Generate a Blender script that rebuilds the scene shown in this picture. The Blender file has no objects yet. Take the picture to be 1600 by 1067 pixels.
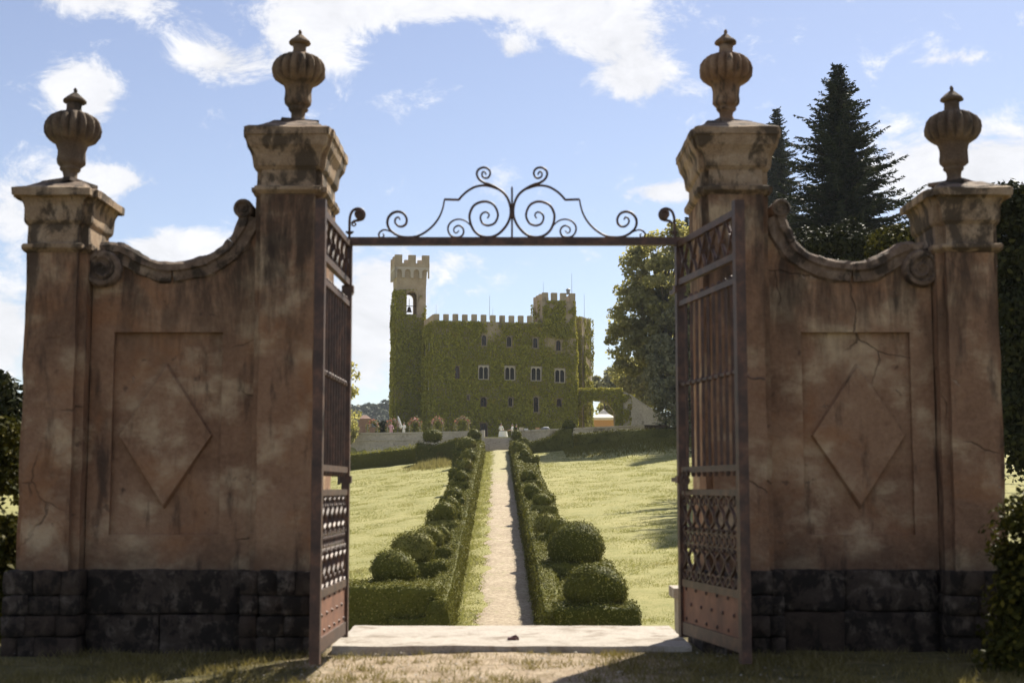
import bpy, bmesh, math, random
import numpy as np
from mathutils import Vector, Matrix

random.seed(7)
RNG = np.random.default_rng(11)
S = bpy.context.scene
COL = S.collection
rad = math.radians

# ------------------------------------------------------------------ camera, sky, sun, exposure
F, CX, CY = 2222.2, 800.0, 533.5            # 50 mm lens in pixels of the 1600 px photograph
EYE = 1.25
PITCH = math.atan(228.5 / F)
cam = bpy.data.cameras.new('camera')
cam.lens = 50; cam.sensor_width = 36
cam.clip_start = 0.1; cam.clip_end = 8000
cam.dof.use_dof = True; cam.dof.focus_distance = 150; cam.dof.aperture_fstop = 3.2
camo = bpy.data.objects.new('camera', cam); COL.objects.link(camo)
camo.location = (0, 0, EYE); camo.rotation_euler = (math.pi / 2 + PITCH, 0, 0)
S.camera = camo

HAZE = .00013
SUN_AZ, SUN_EL = rad(28), rad(44)            # azimuth clockwise from +Y (seen from above)
sdir = Vector((math.sin(SUN_AZ) * math.cos(SUN_EL), math.cos(SUN_AZ) * math.cos(SUN_EL), math.sin(SUN_EL)))
sun = bpy.data.lights.new('sun', 'SUN'); sun.energy = 4.6; sun.angle = rad(0.53); sun.color = (1, 0.93, 0.8)
suno = bpy.data.objects.new('sun', sun); COL.objects.link(suno)
suno.rotation_euler = (-sdir).to_track_quat('-Z', 'Y').to_euler(); suno.location = (30, 60, 80)

S.view_settings.view_transform = 'Standard'; S.view_settings.look = 'None'
S.view_settings.exposure = 1.15; S.view_settings.gamma = 1
S.view_settings.use_curve_mapping = False
S.render.engine = 'CYCLES'
S.cycles.max_bounces = 6; S.cycles.transparent_max_bounces = 8

def P(px, py, Y):
    """world point seen at photo pixel (px,py) at distance Y along the ground axis"""
    u, v = px - CX, CY - py
    dy = F * math.cos(PITCH) - v * math.sin(PITCH)
    dz = F * math.sin(PITCH) + v * math.cos(PITCH)
    t = Y / dy
    return (u * t, Y, EYE + dz * t)

def azel(px, py):
    x, y, z = P(px, py, 1.0); z -= EYE
    return math.atan2(x, y), math.atan2(z, math.hypot(x, y))

world = bpy.data.worlds.new('World'); S.world = world; world.use_nodes = True
def build_world():
    nt = world.node_tree; N = nt.nodes; L = nt.links; N.clear()
    def n(t, **k):
        o = N.new(t)
        for a, b in k.items(): setattr(o, a, b)
        return o
    def m(op, a, b=None, c=None, clamp=False):
        o = n('ShaderNodeMath', operation=op, use_clamp=clamp)
        for i, v in enumerate((a, b, c)):
            if v is None: continue
            if isinstance(v, (int, float)): o.inputs[i].default_value = v
            else: L.new(v, o.inputs[i])
        return o.outputs[0]
    out = n('ShaderNodeOutputWorld'); bg = n('ShaderNodeBackground'); bg.inputs[1].default_value = 0.056
    sky = n('ShaderNodeTexSky', sky_type='NISHITA', sun_disc=False)
    sky.sun_elevation = SUN_EL; sky.sun_rotation = SUN_AZ
    sky.altitude = 400; sky.air_density = 1.0; sky.dust_density = 0.4; sky.ozone_density = 2.6
    tc = n('ShaderNodeTexCoord'); sp = n('ShaderNodeSeparateXYZ'); L.new(tc.outputs['Generated'], sp.inputs[0])
    x, y, z = sp.outputs
    az = m('ARCTAN2', x, y)
    el = m('ARCSINE', z)
    # billowing noise of the clouds, in the direction space
    cmb = n('ShaderNodeCombineXYZ'); L.new(az, cmb.inputs[0]); L.new(m('MULTIPLY', el, 1.5), cmb.inputs[1]); cmb.inputs[2].default_value = 3.7
    nz = n('ShaderNodeTexNoise'); nz.inputs['Scale'].default_value = 21; nz.inputs['Detail'].default_value = 9
    nz.inputs['Roughness'].default_value = 0.66; nz.inputs['Distortion'].default_value = 0.35
    L.new(cmb.outputs[0], nz.inputs['Vector'])
    nb = n('ShaderNodeTexNoise'); nb.inputs['Scale'].default_value = 4.2; nb.inputs['Detail'].default_value = 4
    L.new(cmb.outputs[0], nb.inputs['Vector'])
    total = None
    for (px, py, w, h, a) in CLOUDS:
        a0, e0 = azel(px, py)
        da = m('MULTIPLY', m('SUBTRACT', az, a0), F / w)
        de = m('MULTIPLY', m('SUBTRACT', el, e0), F / h)
        g = m('MULTIPLY', m('EXPONENT', m('MULTIPLY', m('ADD', m('MULTIPLY', da, da), m('MULTIPLY', de, de)), -1.0)), a)
        total = g if total is None else m('ADD', total, g)
    # beyond the frame broken cumulus of the same kind goes on
    away = n('ShaderNodeMapRange', interpolation_type='SMOOTHSTEP'); away.inputs[1].default_value = rad(21); away.inputs[2].default_value = rad(30)
    L.new(m('MAXIMUM', m('ABSOLUTE', az), m('ADD', m('ABSOLUTE', el), rad(0))), away.inputs[0])
    gen = n('ShaderNodeMapRange', interpolation_type='SMOOTHSTEP'); gen.inputs[1].default_value = .46; gen.inputs[2].default_value = .66
    L.new(nb.outputs[0], gen.inputs[0])
    total = m('ADD', total, m('MULTIPLY', m('MULTIPLY', gen.outputs[0], away.outputs[0]), 0.8))
    total = m('ADD', total, m('MULTIPLY', m('SUBTRACT', nb.outputs[0], 0.5), 0.25))
    dens = m('ADD', total, m('MULTIPLY', m('SUBTRACT', nz.outputs[0], 0.5), 2.7))
    mr = n('ShaderNodeMapRange', interpolation_type='SMOOTHSTEP'); mr.inputs[1].default_value = 0.24; mr.inputs[2].default_value = 0.80
    L.new(dens, mr.inputs[0])
    up = n('ShaderNodeMapRange'); up.inputs[1].default_value = -0.02; up.inputs[2].default_value = 0.03
    L.new(el, up.inputs[0])
    fac = m('MULTIPLY', m('MULTIPLY', mr.outputs[0], 0.93), up.outputs[0])
    shade = n('ShaderNodeMapRange'); shade.inputs[1].default_value = .25; shade.inputs[2].default_value = .75
    shade.inputs[3].default_value = 6.4; shade.inputs[4].default_value = 9.0
    L.new(nz.outputs[0], shade.inputs[0])
    cc = n('ShaderNodeCombineColor')
    L.new(shade.outputs[0], cc.inputs[0]); L.new(shade.outputs[0], cc.inputs[1]); L.new(m('MULTIPLY', shade.outputs[0], 1.03), cc.inputs[2])
    # thin milky veil over the blue
    hsv = n('ShaderNodeHueSaturation'); hsv.inputs['Hue'].default_value = .512; hsv.inputs['Saturation'].default_value = SKY_SAT; hsv.inputs['Value'].default_value = 1.0
    L.new(sky.outputs[0], hsv.inputs['Color'])
    mx = n('ShaderNodeMix', data_type='RGBA'); L.new(fac, mx.inputs[0]); L.new(hsv.outputs[0], mx.inputs[6]); L.new(cc.outputs[0], mx.inputs[7])
    L.new(mx.outputs[2], bg.inputs[0]); L.new(bg.outputs[0], out.inputs[0])
SKY_SAT = 0.84
CLOUDS = [(475, 50, 66, 66, 1.05), (560, 15, 90, 34, .7), (730, 5, 140, 30, .8), (965, 62, 84, 56, 1.05), (1000, 130, 55, 34, .9), (880, 22, 80, 32, .65),
          (130, -4, 165, 30, .85), (130, 142, 56, 44, 1.25), (345, 95, 66, 32, 1.0), (800, 78, 32, 22, .85),
          (165, 282, 75, 24, 1.05), (20, 330, 60, 70, .8), (275, 392, 80, 30, 1.25), (5, 520, 45, 70, 1.3),
          (575, 505, 80, 75, 1.5), (600, 420, 90, 30, .35), (1520, 265, 160, 58, 1.3), (1050, 300, 70, 18, 1.15), (1490, 92, 60, 16, .6),
          (690, 410, 60, 18, .3), (935, 592, 60, 30, .6), (560, 590, 60, 30, .3), (1100, 420, 110, 60, .5)]
build_world()

# ------------------------------------------------------------------ small tools
def hash3(i, j, k, s):
    h = (i * 374761393 + j * 668265263 + k * 2147483647 + s * 974634777) & 0xFFFFFFFF
    h = ((h ^ (h >> 13)) * 1274126177) & 0xFFFFFFFF
    h = h ^ (h >> 16)
    return (h & 0xFFFF) / 65535.0
def vnoise(p, sc=1.0, seed=0):
    p = np.asarray(p, float) * sc
    i = np.floor(p).astype(np.int64); f = p - i; f = f * f * (3 - 2 * f)
    r = 0
    for a in (0, 1):
        for b in (0, 1):
            for c in (0, 1):
                w = (f[:, 0] if a else 1 - f[:, 0]) * (f[:, 1] if b else 1 - f[:, 1]) * (f[:, 2] if c else 1 - f[:, 2])
                r = r + w * hash3(i[:, 0] + a, i[:, 1] + b, i[:, 2] + c, seed)
    return r
def fbm(p, sc, seed=0, o=3):
    r = 0; a = .5
    for k in range(o): r = r + a * vnoise(p, sc * 2 ** k, seed + k); a *= .5
    return r

class MB:
    """collects vertices and faces for ONE mesh"""
    def __init__(s): s.v = []; s.f = []; s.n = 0; s.mi = []
    def add(s, v, f, mi=0):
        v = np.asarray(v, float).reshape(-1, 3); b = s.n
        s.v.append(v); s.n += len(v)
        for q in f: s.f.append(tuple(int(i) + b for i in q))
        s.mi += [mi] * len(f)
        return s
    def verts(s): return np.concatenate(s.v) if s.v else np.zeros((0, 3))
    def box(s, x0, x1, y0, y1, z0, z1, mi=0):
        v = [(x, y, z) for z in (z0, z1) for y in (y0, y1) for x in (x0, x1)]
        return s.add(v, [(0, 2, 3, 1), (4, 5, 7, 6), (0, 1, 5, 4), (2, 6, 7, 3), (0, 4, 6, 2), (1, 3, 7, 5)], mi)
    def loft(s, rings, cap0=True, cap1=True, closed=True, mi=0):
        k = len(rings[0]); v = np.concatenate([np.asarray(r, float) for r in rings]); f = []
        for a in range(len(rings) - 1):
            for i in range(k if closed else k - 1):
                j = (i + 1) % k
                f.append((a * k + i, a * k + j, (a + 1) * k + j, (a + 1) * k + i))
        if cap0: f.append(tuple(range(k - 1, -1, -1)))
        if cap1: f.append(tuple((len(rings) - 1) * k + i for i in range(k)))
        return s.add(v, f, mi)
    def lathe(s, prof, c=(0, 0, 0), seg=24, mod=None, mi=0):
        rings = []
        for (r, z) in prof:
            ring = []
            for i in range(seg):
                t = 2 * math.pi * i / seg
                rr = r * (mod(t, z) if mod else 1)
                ring.append((c[0] + rr * math.cos(t), c[1] + rr * math.sin(t), c[2] + z))
            rings.append(ring)
        if prof[0][1] > prof[-1][1]: rings = rings[::-1]
        return s.loft(rings, mi=mi)
    def tube(s, pts, r, seg=6, flat=1.0, mi=0):
        pts = [Vector(p) for p in pts]; n = len(pts)
        rr = r if hasattr(r, '__len__') else [r] * n
        rings = []; up = None
        for i in range(n):
            t = (pts[min(i + 1, n - 1)] - pts[max(i - 1, 0)])
            t = t.normalized() if t.length > 1e-9 else Vector((0, 0, 1))
            if up is None:
                a = Vector((0, 1, 0)) if abs(t.y) < .9 else Vector((1, 0, 0))
                up = (a - t * a.dot(t)).normalized()
            else:
                up = (up - t * up.dot(t))
                up = up.normalized() if up.length > 1e-6 else t.orthogonal().normalized()
            b = t.cross(up)
            rings.append([tuple(pts[i] + (up * math.cos(2 * math.pi * k / seg) * flat + b * math.sin(2 * math.pi * k / seg)) * rr[i]) for k in range(seg)])
        return s.loft(rings, mi=mi)
    def columns(s, xs, zb, zt, y0, y1, mi=0):
        """upright slab from y0 to y1 made of columns with bottoms zb and tops zt"""
        k = len(xs); v = []
        y0 = y0 if hasattr(y0, '__len__') else [y0] * k; y1 = y1 if hasattr(y1, '__len__') else [y1] * k
        for i in range(k): v += [(xs[i], y0[i], zb[i]), (xs[i], y0[i], zt[i]), (xs[i], y1[i], zt[i]), (xs[i], y1[i], zb[i])]
        f = []
        for i in range(k - 1):
            a, b = 4 * i, 4 * i + 4
            for q in range(4):
                r = (q + 1) % 4
                f.append((a + q, a + r, b + r, b + q))
        f.append((0, 3, 2, 1)); e = 4 * (k - 1); f.append((e, e + 1, e + 2, e + 3))
        return s.add(v, f, mi)
    def mesh(s, name, off=(0, 0, 0), smooth=False):
        me = bpy.data.meshes.new(name)
        me.from_pydata((s.verts() - np.asarray(off)).tolist(), [], s.f)
        if any(s.mi): me.polygons.foreach_set('material_index', s.mi)
        if smooth: me.polygons.foreach_set('use_smooth', [True] * len(me.polygons))
        me.update(); me.validate()
        bm = bmesh.new(); bm.from_mesh(me); bmesh.ops.recalc_face_normals(bm, faces=bm.faces); bm.to_mesh(me); bm.free()
        return me

def fast_mesh(name, v, k, core=None, off=(0, 0, 0)):
    """mesh of many k-gons (v = n*k vertices in order), plus the faces of an MB"""
    v = np.asarray(v, float).reshape(-1, 3); nf = len(v) // k
    cv = core.verts() if core else np.zeros((0, 3)); cf = core.f if core else []
    allv = np.concatenate([v, cv]) - np.asarray(off)
    loops = np.concatenate([np.arange(len(v))] + ([np.array([i + len(v) for q in cf for i in q])] if cf else [])).astype(np.int32)
    tot = np.concatenate([np.full(nf, k), np.array([len(q) for q in cf], int)]).astype(np.int32)
    st = np.concatenate([[0], np.cumsum(tot)[:-1]]).astype(np.int32)
    me = bpy.data.meshes.new(name)
    me.vertices.add(len(allv)); me.vertices.foreach_set('co', allv.ravel().astype(np.float32))
    me.loops.add(len(loops)); me.loops.foreach_set('vertex_index', loops)
    me.polygons.add(len(tot)); me.polygons.foreach_set('loop_start', st); me.polygons.foreach_set('loop_total', tot)
    me.update(calc_edges=True)
    return me

LOC = {}
def tag(o, label=None, cat=None, group=None, kind=None):
    if label: o['label'] = label
    if cat: o['category'] = cat
    if group: o['group'] = group
    if kind: o['kind'] = kind
    return o
def thing(name, label, cat, loc, group=None, rotz=0):
    o = bpy.data.objects.new(name, None); COL.objects.link(o)
    o.empty_display_size = .2
    o.location = loc; o.rotation_euler = (0, 0, rotz)
    LOC[o] = (0, 0, 0) if rotz else tuple(loc)
    return tag(o, label, cat, group)
def link(name, me, mat, parent=None):
    o = bpy.data.objects.new(name, me); COL.objects.link(o)
    for m in (mat if isinstance(mat, (list, tuple)) else [mat]):
        if len(me.materials) < len(mat if isinstance(mat, (list, tuple)) else [mat]): me.materials.append(m)
    if parent: o.parent = parent
    LOC[o] = LOC.get(parent, (0, 0, 0))
    return o
def part(name, mb, mat, parent=None, smooth=False):
    return link(name, mb.mesh(name, LOC.get(parent, (0, 0, 0)), smooth), mat, parent)
def child_copy(src, parent, loc, rot=None, scale=None):
    o = src.copy(); COL.objects.link(o); o.parent = parent; o.location = loc
    if rot is not None: o.rotation_euler = rot
    if scale is not None: o.scale = scale
    LOC[o] = LOC.get(parent, (0, 0, 0))
    return o
def copy_tree(o, parent=None):
    c = o.copy(); COL.objects.link(c)
    if parent: c.parent = parent
    LOC[c] = LOC.get(o, (0, 0, 0))
    for ch in list(o.children): copy_tree(ch, c)
    return c

# ------------------------------------------------------------------ materials
def nodes(name):
    m = bpy.data.materials.new(name); m.use_nodes = True
    nt = m.node_tree; b = nt.nodes['Principled BSDF']
    return m, nt, nt.nodes, nt.links, b
def noise(nt, scale, detail=4, rough=.6, coord='pos', dist=0, stretch=None):
    g = nt.nodes.new('ShaderNodeNewGeometry') if coord == 'pos' else nt.nodes.new('ShaderNodeTexCoord')
    src = g.outputs['Position'] if coord == 'pos' else g.outputs['Object']
    if stretch:
        mp = nt.nodes.new('ShaderNodeMapping'); mp.inputs['Scale'].default_value = stretch
        nt.links.new(src, mp.inputs[0]); src = mp.outputs[0]
    t = nt.nodes.new('ShaderNodeTexNoise'); t.inputs['Scale'].default_value = scale; t.inputs['Detail'].default_value = detail
    t.inputs['Roughness'].default_value = rough; t.inputs['Distortion'].default_value = dist
    nt.links.new(src, t.inputs['Vector'])
    return t.outputs[0]
def ramp(nt, fac, stops, interp='LINEAR'):
    r = nt.nodes.new('ShaderNodeValToRGB'); r.color_ramp.interpolation = interp
    el = r.color_ramp.elements
    while len(el) < len(stops): el.new(.5)
    for e, (p, c) in zip(el, stops):
        e.position = p; e.color = (*c, 1) if len(c) == 3 else c
    nt.links.new(fac, r.inputs[0]); return r.outputs[0]
def mix(nt, fac, a, b, mode='MIX'):
    x = nt.nodes.new('ShaderNodeMix'); x.data_type = 'RGBA'; x.blend_type = mode
    for i, v in ((0, fac), (6, a), (7, b)):
        if isinstance(v, (int, float)): x.inputs[i].default_value = v
        elif isinstance(v, tuple): x.inputs[i].default_value = (*v, 1)
        else: nt.links.new(v, x.inputs[i])
    return x.outputs[2]
def math_(nt, op, a, b=None, clamp=False):
    x = nt.nodes.new('ShaderNodeMath'); x.operation = op; x.use_clamp = clamp
    for i, v in ((0, a), (1, b)):
        if v is None: continue
        if isinstance(v, (int, float)): x.inputs[i].default_value = v
        else: nt.links.new(v, x.inputs[i])
    return x.outputs[0]
def step(nt, v, a, b):
    r = nt.nodes.new('ShaderNodeMapRange'); r.interpolation_type = 'SMOOTHSTEP'
    r.inputs[1].default_value = a; r.inputs[2].default_value = b; nt.links.new(v, r.inputs[0]); return r.outputs[0]
def bump(nt, b, h, strength=.4, dist=.02):
    n = nt.nodes.new('ShaderNodeBump'); n.inputs['Strength'].default_value = strength; n.inputs['Distance'].default_value = dist
    nt.links.new(h, n.inputs['Height']); nt.links.new(n.outputs[0], b.inputs['Normal'])
def plain(name, c, rough=.7, metal=0):
    m, nt, N, L, b = nodes(name)
    v = noise(nt, 6, 4)
    L.new(mix(nt, v, tuple(x * .8 for x in c), tuple(min(1, x * 1.15) for x in c)), b.inputs['Base Color'])
    b.inputs['Roughness'].default_value = rough; b.inputs['Metallic'].default_value = metal
    return m
def masonry(name, lo, mid, hi, stain, stain_lo=.55, stain_hi=.7, sc=1.6, rough=.9, bumpd=.012, streak=.5):
    m, nt, N, L, b = nodes(name)
    a = noise(nt, sc, 7, .62, dist=.4)
    c = ramp(nt, a, [(.28, lo), (.5, mid), (.72, hi)])
    f = noise(nt, sc * 14, 6, .7)
    c = mix(nt, .5, c, ramp(nt, f, [(.3, tuple(x * .55 for x in mid)), (.7, tuple(min(1, x * 1.5) for x in mid))]))
    s = noise(nt, sc * .8, 6, .65, stretch=(1.3, 1.3, streak), dist=.3)
    c = mix(nt, math_(nt, 'MULTIPLY', step(nt, s, stain_lo, stain_hi), .85), c, stain)
    L.new(c, b.inputs['Base Color']); b.inputs['Roughness'].default_value = rough
    b.inputs['Specular IOR Level'].default_value = .25
    bump(nt, b, math_(nt, 'ADD', f, math_(nt, 'MULTIPLY', noise(nt, sc * 45, 3, .7), .5)), .55, bumpd)
    return m
def leafy(name, c1, c2, trans=.3, rough=.55, patch=.5, c3=None):
    m, nt, N, L, b = nodes(name)
    g = N.new('ShaderNodeNewGeometry')
    col = ramp(nt, g.outputs['Random Per Island'], [(0, c1), (.75, c2), (1, c3 or c2)])
    col = mix(nt, step(nt, noise(nt, patch, 3, .6), .4, .65), col, mix(nt, .6, col, tuple(x * .72 for x in c2), 'MIX'))
    col = mix(nt, math_(nt, 'MULTIPLY', step(nt, noise(nt, patch * 1.7, 4, .65), .58, .72), .45), col, (c2[0] * 1.05, c2[1] * .78, c2[2] * .9))
    L.new(col, b.inputs['Base Color']); b.inputs['Roughness'].default_value = rough
    b.inputs['Specular IOR Level'].default_value = .03
    t = N.new('ShaderNodeBsdfTranslucent'); L.new(mix(nt, .5, col, (c2[0] * 1.2, c2[1] * 1.1, c2[2] * .5)), t.inputs[0])
    ms = N.new('ShaderNodeMixShader'); ms.inputs[0].default_value = trans
    L.new(b.outputs[0], ms.inputs[1]); L.new(t.outputs[0], ms.inputs[2]); L.new(ms.outputs[0], N['Material Output'].inputs[0])
    return m

M = {}
def stucco():
    m, nt, N, L, b = nodes('stucco')
    a = noise(nt, 1.3, 8, .6, dist=.5)
    c = ramp(nt, a, [(.28, (.145, .072, .042)), (.46, (.29, .16, .094)), (.6, (.385, .23, .138)), (.78, (.48, .335, .21))])
    f = noise(nt, 26, 6, .72)
    c = mix(nt, .4, c, ramp(nt, f, [(.3, (.10, .055, .034)), (.7, (.36, .235, .15))]))
    # pale lime patches where the coat has washed out
    p = noise(nt, 1.9, 7, .62, stretch=(1.0, 1, 1.35), dist=.15)
    c = mix(nt, math_(nt, 'MULTIPLY', step(nt, p, .48, .68), .85), c, (.55, .42, .27))
    # dark water streaks from the top
    s = noise(nt, 2.6, 6, .65, stretch=(2.2, 2.2, .45))
    c = mix(nt, math_(nt, 'MULTIPLY', step(nt, s, .54, .70), .8), c, (.055, .038, .030))
    z = N.new('ShaderNodeSeparateXYZ'); ge = N.new('ShaderNodeNewGeometry'); L.new(ge.outputs['Position'], z.inputs[0])
    o = noise(nt, 1.1, 5, .65, dist=.8)
    c = mix(nt, math_(nt, 'MULTIPLY', step(nt, o, .5, .68), .5), c, (.33, .15, .065))
    rn = noise(nt, 3.0, 6, .7, stretch=(1.6, 1.6, .35), dist=.3)
    c = mix(nt, math_(nt, 'MULTIPLY', math_(nt, 'MULTIPLY', step(nt, z.outputs[2], 1.9, 3.0), step(nt, rn, .38, .62)), .85), c, (.045, .033, .026))
    ft = noise(nt, 2.2, 5, .7)
    c = mix(nt, math_(nt, 'MULTIPLY', math_(nt, 'SUBTRACT', 1.0, step(nt, math_(nt, 'ADD', z.outputs[2], math_(nt, 'MULTIPLY', ft, .8)), .95, 1.35)), .6), c, (.06, .04, .03))
    vo = N.new('ShaderNodeTexVoronoi'); vo.feature = 'DISTANCE_TO_EDGE'; vo.inputs['Scale'].default_value = 1.25
    gp = N.new('ShaderNodeNewGeometry'); wn = N.new('ShaderNodeTexNoise'); wn.inputs['Scale'].default_value = 5; wn.inputs['Detail'].default_value = 5
    L.new(gp.outputs['Position'], wn.inputs['Vector']); va = N.new('ShaderNodeVectorMath'); va.operation = 'MULTIPLY_ADD'
    L.new(wn.outputs['Color'], va.inputs[0]); va.inputs[1].default_value = (.16, .16, .16); L.new(gp.outputs['Position'], va.inputs[2]); L.new(va.outputs[0], vo.inputs['Vector'])
    crack = math_(nt, 'MULTIPLY', math_(nt, 'SUBTRACT', 1.0, step(nt, vo.outputs['Distance'], .002, .010)), step(nt, noise(nt, .9, 3), .54, .64))
    c = mix(nt, math_(nt, 'MULTIPLY', crack, .55), c, (.05, .034, .025))
    fl = step(nt, noise(nt, 2.1, 6, .7, dist=.6), .665, .69)
    c = mix(nt, math_(nt, 'MULTIPLY', fl, .75), c, mix(nt, noise(nt, 22, 4), (.26, .17, .12), (.52, .42, .31)))
    # pitting
    q = noise(nt, 9, 3, .6)
    c = mix(nt, math_(nt, 'MULTIPLY', step(nt, q, .66, .74), .6), c, (.07, .045, .035))
    L.new(c, b.inputs['Base Color']); b.inputs['Roughness'].default_value = .92; b.inputs['Specular IOR Level'].default_value = .2
    bump(nt, b, math_(nt, 'SUBTRACT', math_(nt, 'ADD', f, math_(nt, 'MULTIPLY', a, 2.0)), math_(nt, 'ADD', math_(nt, 'MULTIPLY', fl, 1.2), crack)), .8, .02)
    return m
M['stucco'] = stucco()
M['stone_cap'] = masonry('weathered_stone', (.15, .095, .06), (.345, .245, .158), (.60, .48, .35), (.058, .044, .032), .46, .58, 4.8, bumpd=.03, streak=.8)
M['urn_stone'] = masonry('urn_stone', (.08, .052, .032), (.18, .12, .072), (.36, .26, .165), (.055, .042, .03), .52, .66, 6)
M['urn_dark'] = masonry('dark_urn_stone', (.06, .04, .026), (.13, .09, .06), (.30, .23, .15), (.04, .032, .024), .50, .66, 5)
M['urn_ruddy'] = masonry('ruddy_urn_stone', (.09, .05, .03), (.22, .135, .08), (.46, .35, .24), (.06, .045, .032), .53, .64, 8)
M['coping'] = masonry('lichen_stone', (.07, .05, .036), (.20, .14, .10), (.52, .42, .32), (.035, .028, .022), .47, .60, 7, bumpd=.03, streak=1)
M['plinth'] = masonry('dark_plinth_stone', (.022, .015, .011), (.058, .040, .029), (.15, .115, .085), (.012, .009, .007), .46, .62, 6, bumpd=.03, streak=1)
M['plinth_pale'] = masonry('mottled_plinth_stone', (.022, .016, .012), (.065, .048, .037), (.30, .25, .20), (.014, .011, .009), .45, .56, 8, bumpd=.03, streak=1)
M['limestone'] = masonry('pale_limestone', (.27, .23, .185), (.38, .34, .29), (.47, .43, .37), (.19, .15, .11), .50, .68, 3.5, streak=1)
M['rubble'] = masonry('rubble_stone', (.25, .215, .17), (.44, .39, .32), (.62, .56, .48), (.13, .11, .075), .54, .66, .32, bumpd=.08, streak=.7)
M['castle_stone'] = masonry('castle_stone', (.27, .215, .15), (.38, .31, .22), (.50, .43, .33), (.16, .13, .085), .55, .7, .7, bumpd=.06)
M['step_stone'] = masonry('step_stone', (.34, .295, .235), (.47, .42, .35), (.58, .53, .45), (.20, .17, .125), .55, .7, 1.5)
M['pale_frame'] = plain('window_surround_stone', (.45, .40, .33), .85)
def iron():
    m, nt, N, L, b = nodes('rusty_iron')
    a = noise(nt, 9, 6, .7)
    L.new(ramp(nt, a, [(.3, (.032, .018, .014)), (.5, (.07, .038, .027)), (.64, (.13, .065, .04)), (.8, (.25, .17, .11))]), b.inputs['Base Color'])
    b.inputs['Roughness'].default_value = .55; b.inputs['Metallic'].default_value = .15
    bump(nt, b, noise(nt, 90, 3), .3, .003); return m
M['iron'] = iron()
def rust_sheet():
    m, nt, N, L, b = nodes('rust_sheet')
    a = noise(nt, 5, 6, .65)
    c = ramp(nt, a, [(.3, (.11, .045, .027)), (.55, (.20, .085, .046)), (.75, (.29, .135, .078))])
    s = noise(nt, 7, 4, .6, stretch=(1, 1, .2))
    L.new(mix(nt, math_(nt, 'MULTIPLY', step(nt, s, .55, .7), .6), c, (.08, .035, .024)), b.inputs['Base Color'])
    b.inputs['Roughness'].default_value = .65; return m
M['sheet'] = rust_sheet()
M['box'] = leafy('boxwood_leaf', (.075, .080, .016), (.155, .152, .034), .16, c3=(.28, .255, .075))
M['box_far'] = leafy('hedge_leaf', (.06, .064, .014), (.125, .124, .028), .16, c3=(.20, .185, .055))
M['box_lit'] = leafy('sunlit_hedge_leaf', (.10, .11, .022), (.19, .19, .045), .5, c3=(.32, .30, .09))  # brighter copy of the hedge leaf, sunlight on the low hedge put into its colour
M['ivy'] = leafy('ivy_leaf', (.17, .165, .034), (.38, .36, .065), .25, patch=.35, c3=(.50, .455, .085))
M['plane'] = leafy('plane_leaf', (.22, .225, .085), (.36, .345, .15), .6, c3=(.50, .46, .25), patch=.3)
M['oak'] = leafy('holm_oak_leaf', (.15, .155, .085), (.26, .255, .145), .35, c3=(.38, .36, .22), patch=.4)
M['dark_oak'] = leafy('dark_evergreen_leaf', (.018, .022, .010), (.036, .040, .016), .06, c3=(.06, .058, .022))
M['fir'] = leafy('fir_needle', (.016, .024, .014), (.034, .044, .024), .1, c3=(.07, .072, .032), patch=.6)
M['hill_leaf'] = leafy('hill_forest_leaf', (.035, .045, .022), (.055, .066, .03), .04, patch=.02, c3=(.066, .075, .034))
M['yellow_shrub'] = leafy('yellow_green_leaf', (.028, .032, .008), (.06, .058, .012), .2, c3=(.15, .125, .02), patch=1.2)
M['grass'] = leafy('lawn_grass', (.165, .18, .066), (.265, .27, .11), .5, patch=.12, c3=(.40, .375, .19))
M['front_grass'] = leafy('front_grass', (.10, .092, .032), (.23, .195, .08), .35, patch=.9, c3=(.42, .35, .19))
M['dry_grass'] = leafy('dry_grass', (.16, .15, .06), (.25, .225, .10), .4, c3=(.36, .32, .17))
M['bank_grass'] = leafy('bank_grass', (.10, .10, .025), (.19, .175, .045), .35, c3=(.26, .22, .07))
M['bark'] = masonry('bark', (.05, .04, .03), (.09, .07, .05), (.15, .12, .09), (.03, .025, .02), sc=3)
M['white'] = plain('white_cloth', (.80, .79, .77), .8)
M['orange'] = plain('orange_cloth', (.60, .36, .20), .8)
M['black'] = plain('black_cloth', (.012, .012, .014), .8)
M['skin'] = plain('skin', (.50, .30, .21), .6)
M['hair'] = plain('dark_hair', (.025, .017, .012), .6)
M['pink'] = plain('pink_cloth', (.62, .36, .45), .8)
M['rose'] = leafy('rose_petal', (.50, .07, .06), (.62, .26, .22), .2, c3=(.80, .66, .58))
M['rose_leaf'] = leafy('rose_leaf', (.10, .11, .04), (.20, .19, .09), .3, c3=(.34, .30, .19))
M['grey'] = plain('grey_canvas', (.22, .23, .25), .6)
M['carton'] = plain('pale_carton', (.62, .52, .40), .8)
M['brick'] = masonry('pink_brickwork', (.17, .10, .075), (.24, .15, .115), (.31, .21, .165), (.12, .08, .06), sc=2)
M['wood'] = plain('brown_wood', (.14, .08, .05), .7)
M['red'] = plain('dark_red_iron', (.09, .02, .022), .5)
def glass():
    m, nt, N, L, b = nodes('dark_window_glass')
    L.new(ramp(nt, noise(nt, 1.2, 2), [(.3, (.012, .012, .014)), (.7, (.035, .033, .034))]), b.inputs['Base Color'])
    b.inputs['Roughness'].default_value = .2; return m
M['glass'] = glass()

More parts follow.
